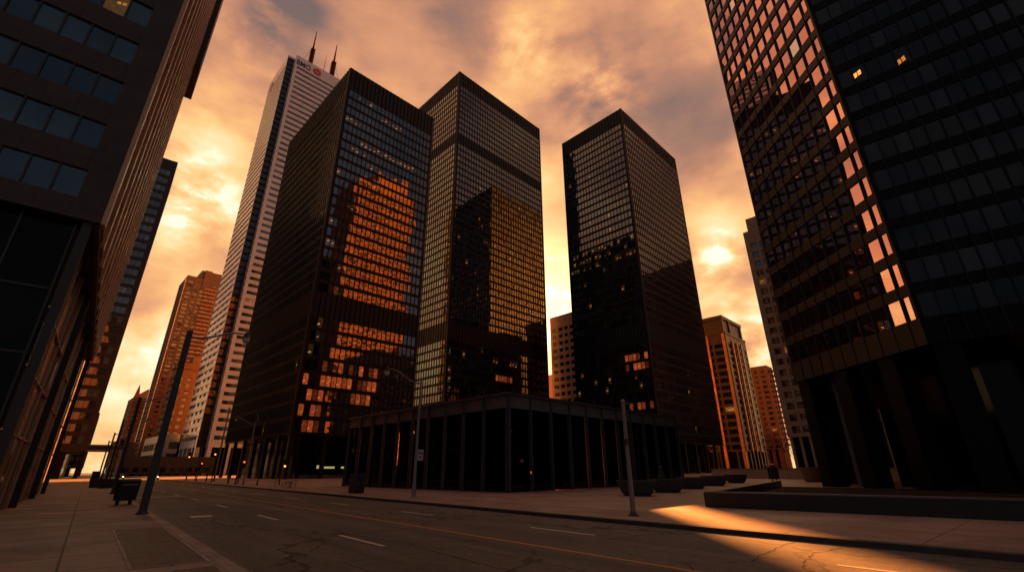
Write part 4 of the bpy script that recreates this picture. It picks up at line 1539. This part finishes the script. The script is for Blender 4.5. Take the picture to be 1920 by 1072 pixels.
signal('traffic signal glowing amber over the right lanes before the podium', 119, 17.0, 5.6, 'amber', 1, 2.2)
signal('traffic signal with red lens at the foot of the white tower', 113.1, 16.4, 3.6, 'red', 1)
signal('traffic signal with amber lens beside the tall pale pole', 99.0, 16.6, 5.6, 'amber', -1)
signal('dark traffic signal on the left kerb behind the litter bin', 103, 3.0, 7.0, 'louvre', 1)
signal('traffic signal with red lens low beside the corner lamp post', 83.0, 17.4, 3.4, 'red', 1)
signal('traffic signal with amber lens in front of the lobby columns', 70.0, 19.6, 3.4, 'amber', 1)

for lab, al, la in (('dark bollard by the corner lamp post on the right pavement', 79.6, 16.4), ('dark bollard before the shortest black tower, nearer the signal', 84.5, 16.4), ('dark bollard beside the tall pale pole', 104.0, 16.6)):
    e = tag(empty('bollard', road(al, la), ROT_ROAD), lab, 'bollard', 'bollards on the right pavement')
    b = MB(); b.lathe([(.16, 0), (.16, .05), (.11, .08), (.11, 1.0), (.13, 1.02), (.13, 1.1), (.05, 1.18)], 14); b.build('post', M['pole_dark'], e, smooth=True)

# A-frame barrier by the planters
e = empty('barrier', (14.2, 47.5, 0), ROT_GRID + .4)
for x in (-.9, .9):
    b = MB(); b.tube([(x, -.4, 0), (x, 0, 1.9)], .05, 6); b.tube([(x, .5, 0), (x, 0, 1.9)], .05, 6); b.build('leg', M['pav_steel'], e)
b = MB(); b.tube([(-1.0, 0, 1.85), (1.0, 0, 1.85)], .045, 6); b.tube([(-.9, .2, 1.0), (.9, .2, 1.0)], .03, 6); b.build('rail', M['pav_steel'], e)
tag(e, 'dark tubular A-frame barrier behind the third plaza planter', 'barrier')


# cars far away
def car(label, loc, rz, lights):
    e = empty('parked_car', loc, rz)
    b = MB()
    prof = [(-2.1, .35), (2.1, .35), (2.15, .75), (1.25, .92), (.55, 1.42), (-1.1, 1.45), (-1.75, .98), (-2.15, .92)]
    n0 = len(b.v)
    for y in (-.85, .85):
        for x, z in prof:
            b.v.append((x, y * (.86 if z > 1.2 else 1), z))
    k = len(prof)
    for i in range(k):
        j = (i + 1) % k
        b.f.append((i, j, k + j, k + i)); b.m.append(0); b.uv.append(None)
    b.f.append(tuple(reversed(range(k)))); b.m.append(0); b.uv.append(None)
    b.f.append(tuple(range(k, 2 * k))); b.m.append(0); b.uv.append(None)
    b.build('body', M['car_paint'], e)
    b = MB(); b.box(-1.0, .45, -.80, .80, 1.02, 1.36); b.box(-1.5, .9, -.70, .70, 1.02, 1.30)
    b.build('cabin_glass', M['glass_black'], e)
    for x in (-1.3, 1.3):
        for y in (-.86, .86):
            b = MB(); b.lathe([(.33, -.1), (.33, .1)], 16); o = b.build('wheel', M['rubber'], e); o.location = (x, y, .33); o.rotation_euler = (math.pi / 2, 0, 0)
    for y in (-.6, .6):
        b = MB(); b.box(2.13, 2.18, y - .17, y + .17, .60, .78); b.build('headlight', M['white_lamp'] if lights else M['lamp_glass'], e)
        b = MB(); b.box(-2.18, -2.13, y - .17, y + .17, .70, .86); b.build('tail_light', M['red'] if lights else M['logo_red'], e)
    tag(e, label, 'car', 'cars on the streets far away')
    return e


rr = ROT_ROAD
car('dark car with lights on far down the street, left lane', road(215, 4.6, -.13), rr - math.pi / 2, True)
car('dark car with lights on far down the street, right lane', road(185, 7.6, -.13), rr - math.pi / 2, True)
car('dark car facing the camera far down the street at the right kerb', road(160, 13.6, -.13), rr - math.pi / 2, True)
car('car with white headlights on in front of the granite tower', (62, 136, 0), R(-110), True)
car('car with headlights on beyond the last plaza planter', (77, 150, 0), R(-120), True)


# bare street trees in front of the apartment tower
def bare_tree(label, loc, h, seed):
    rn = random.Random(seed)
    e = empty('bare_tree', loc, rn.random() * 6)
    tb = MB(); tb.tube([(0, 0, 0), (.05, 0, h * .25), (.1, .05, h * .45)], [.16, .13, .09], 8)
    tb.build('trunk', M['bark'], e)
    cb = MB()

    def grow(p, d, L_, r_, lvl):
        q = p + d * L_
        cb.tube([p, (p + q) / 2 + Vector((rn.uniform(-1, 1), rn.uniform(-1, 1), rn.uniform(-.5, .5))) * L_ * .06, q], [r_, r_ * .8, r_ * .6], 4)
        if lvl == 0: return
        for _ in range(rn.choice((3, 3, 4))):
            nd = (d + Vector((rn.uniform(-1, 1), rn.uniform(-1, 1), rn.uniform(-.2, .8))) * .62).normalized()
            grow(p + d * L_ * rn.uniform(.55, 1), nd, L_ * rn.uniform(.55, .8), r_ * .55, lvl - 1)
    for k in range(5):
        a = k * 2 * math.pi / 5 + rn.uniform(-.4, .4)
        grow(Vector((.06, .03, h * rn.uniform(.26, .44))), Vector((math.cos(a) * .6, math.sin(a) * .6, 1)).normalized(), h * .25, .06, 4)
    cb.build('crown', M['bark'], e)
    tag(e, label, 'tree', 'bare trees on the far side of the plaza')
    return e


bare_tree('bare tree at the left foot of the glowing apartment tower', (77, 146, 0), 12, 3)
bare_tree('bare tree between the two others before the apartment tower', (79, 142, 0), 13, 5)
bare_tree('bare tree nearest the grey-brown concrete slab', (80.5, 139, 0), 12, 8)

# ------------------------------------------------------------------ air
mt = bpy.data.materials.new('warm_haze')
mt.use_nodes = True
nt = mt.node_tree
nt.nodes.clear()
out = N(nt, 'ShaderNodeOutputMaterial')
pv_ = N(nt, 'ShaderNodeVolumePrincipled')
pv_.inputs['Color'].default_value = (1, .86, .72, 1)
pv_.inputs['Density'].default_value = .00010
pv_.inputs['Anisotropy'].default_value = .75
nt.links.new(pv_.outputs[0], out.inputs['Volume'])
HAZE = False
if HAZE:
    b = MB(); b.box(-900, 900, -300, 1100, -1.3, 420)
    hzb = b.build('haze', mt)
    hzb['kind'] = 'stuff'

# ------------------------------------------------------------------ render look
vs = sc.view_settings
vs.view_transform = 'Standard'
vs.look = 'None'
vs.exposure = 2.6
vs.gamma = 1
sc.render.engine = 'CYCLES'
sc.cycles.max_bounces = 7
sc.cycles.diffuse_bounces = 3
sc.cycles.glossy_bounces = 4
sc.cycles.transparent_max_bounces = 12
sc.cycles.volume_bounces = 0
sc.cycles.sample_clamp_indirect = 4.0
sc.cycles.use_denoising = True
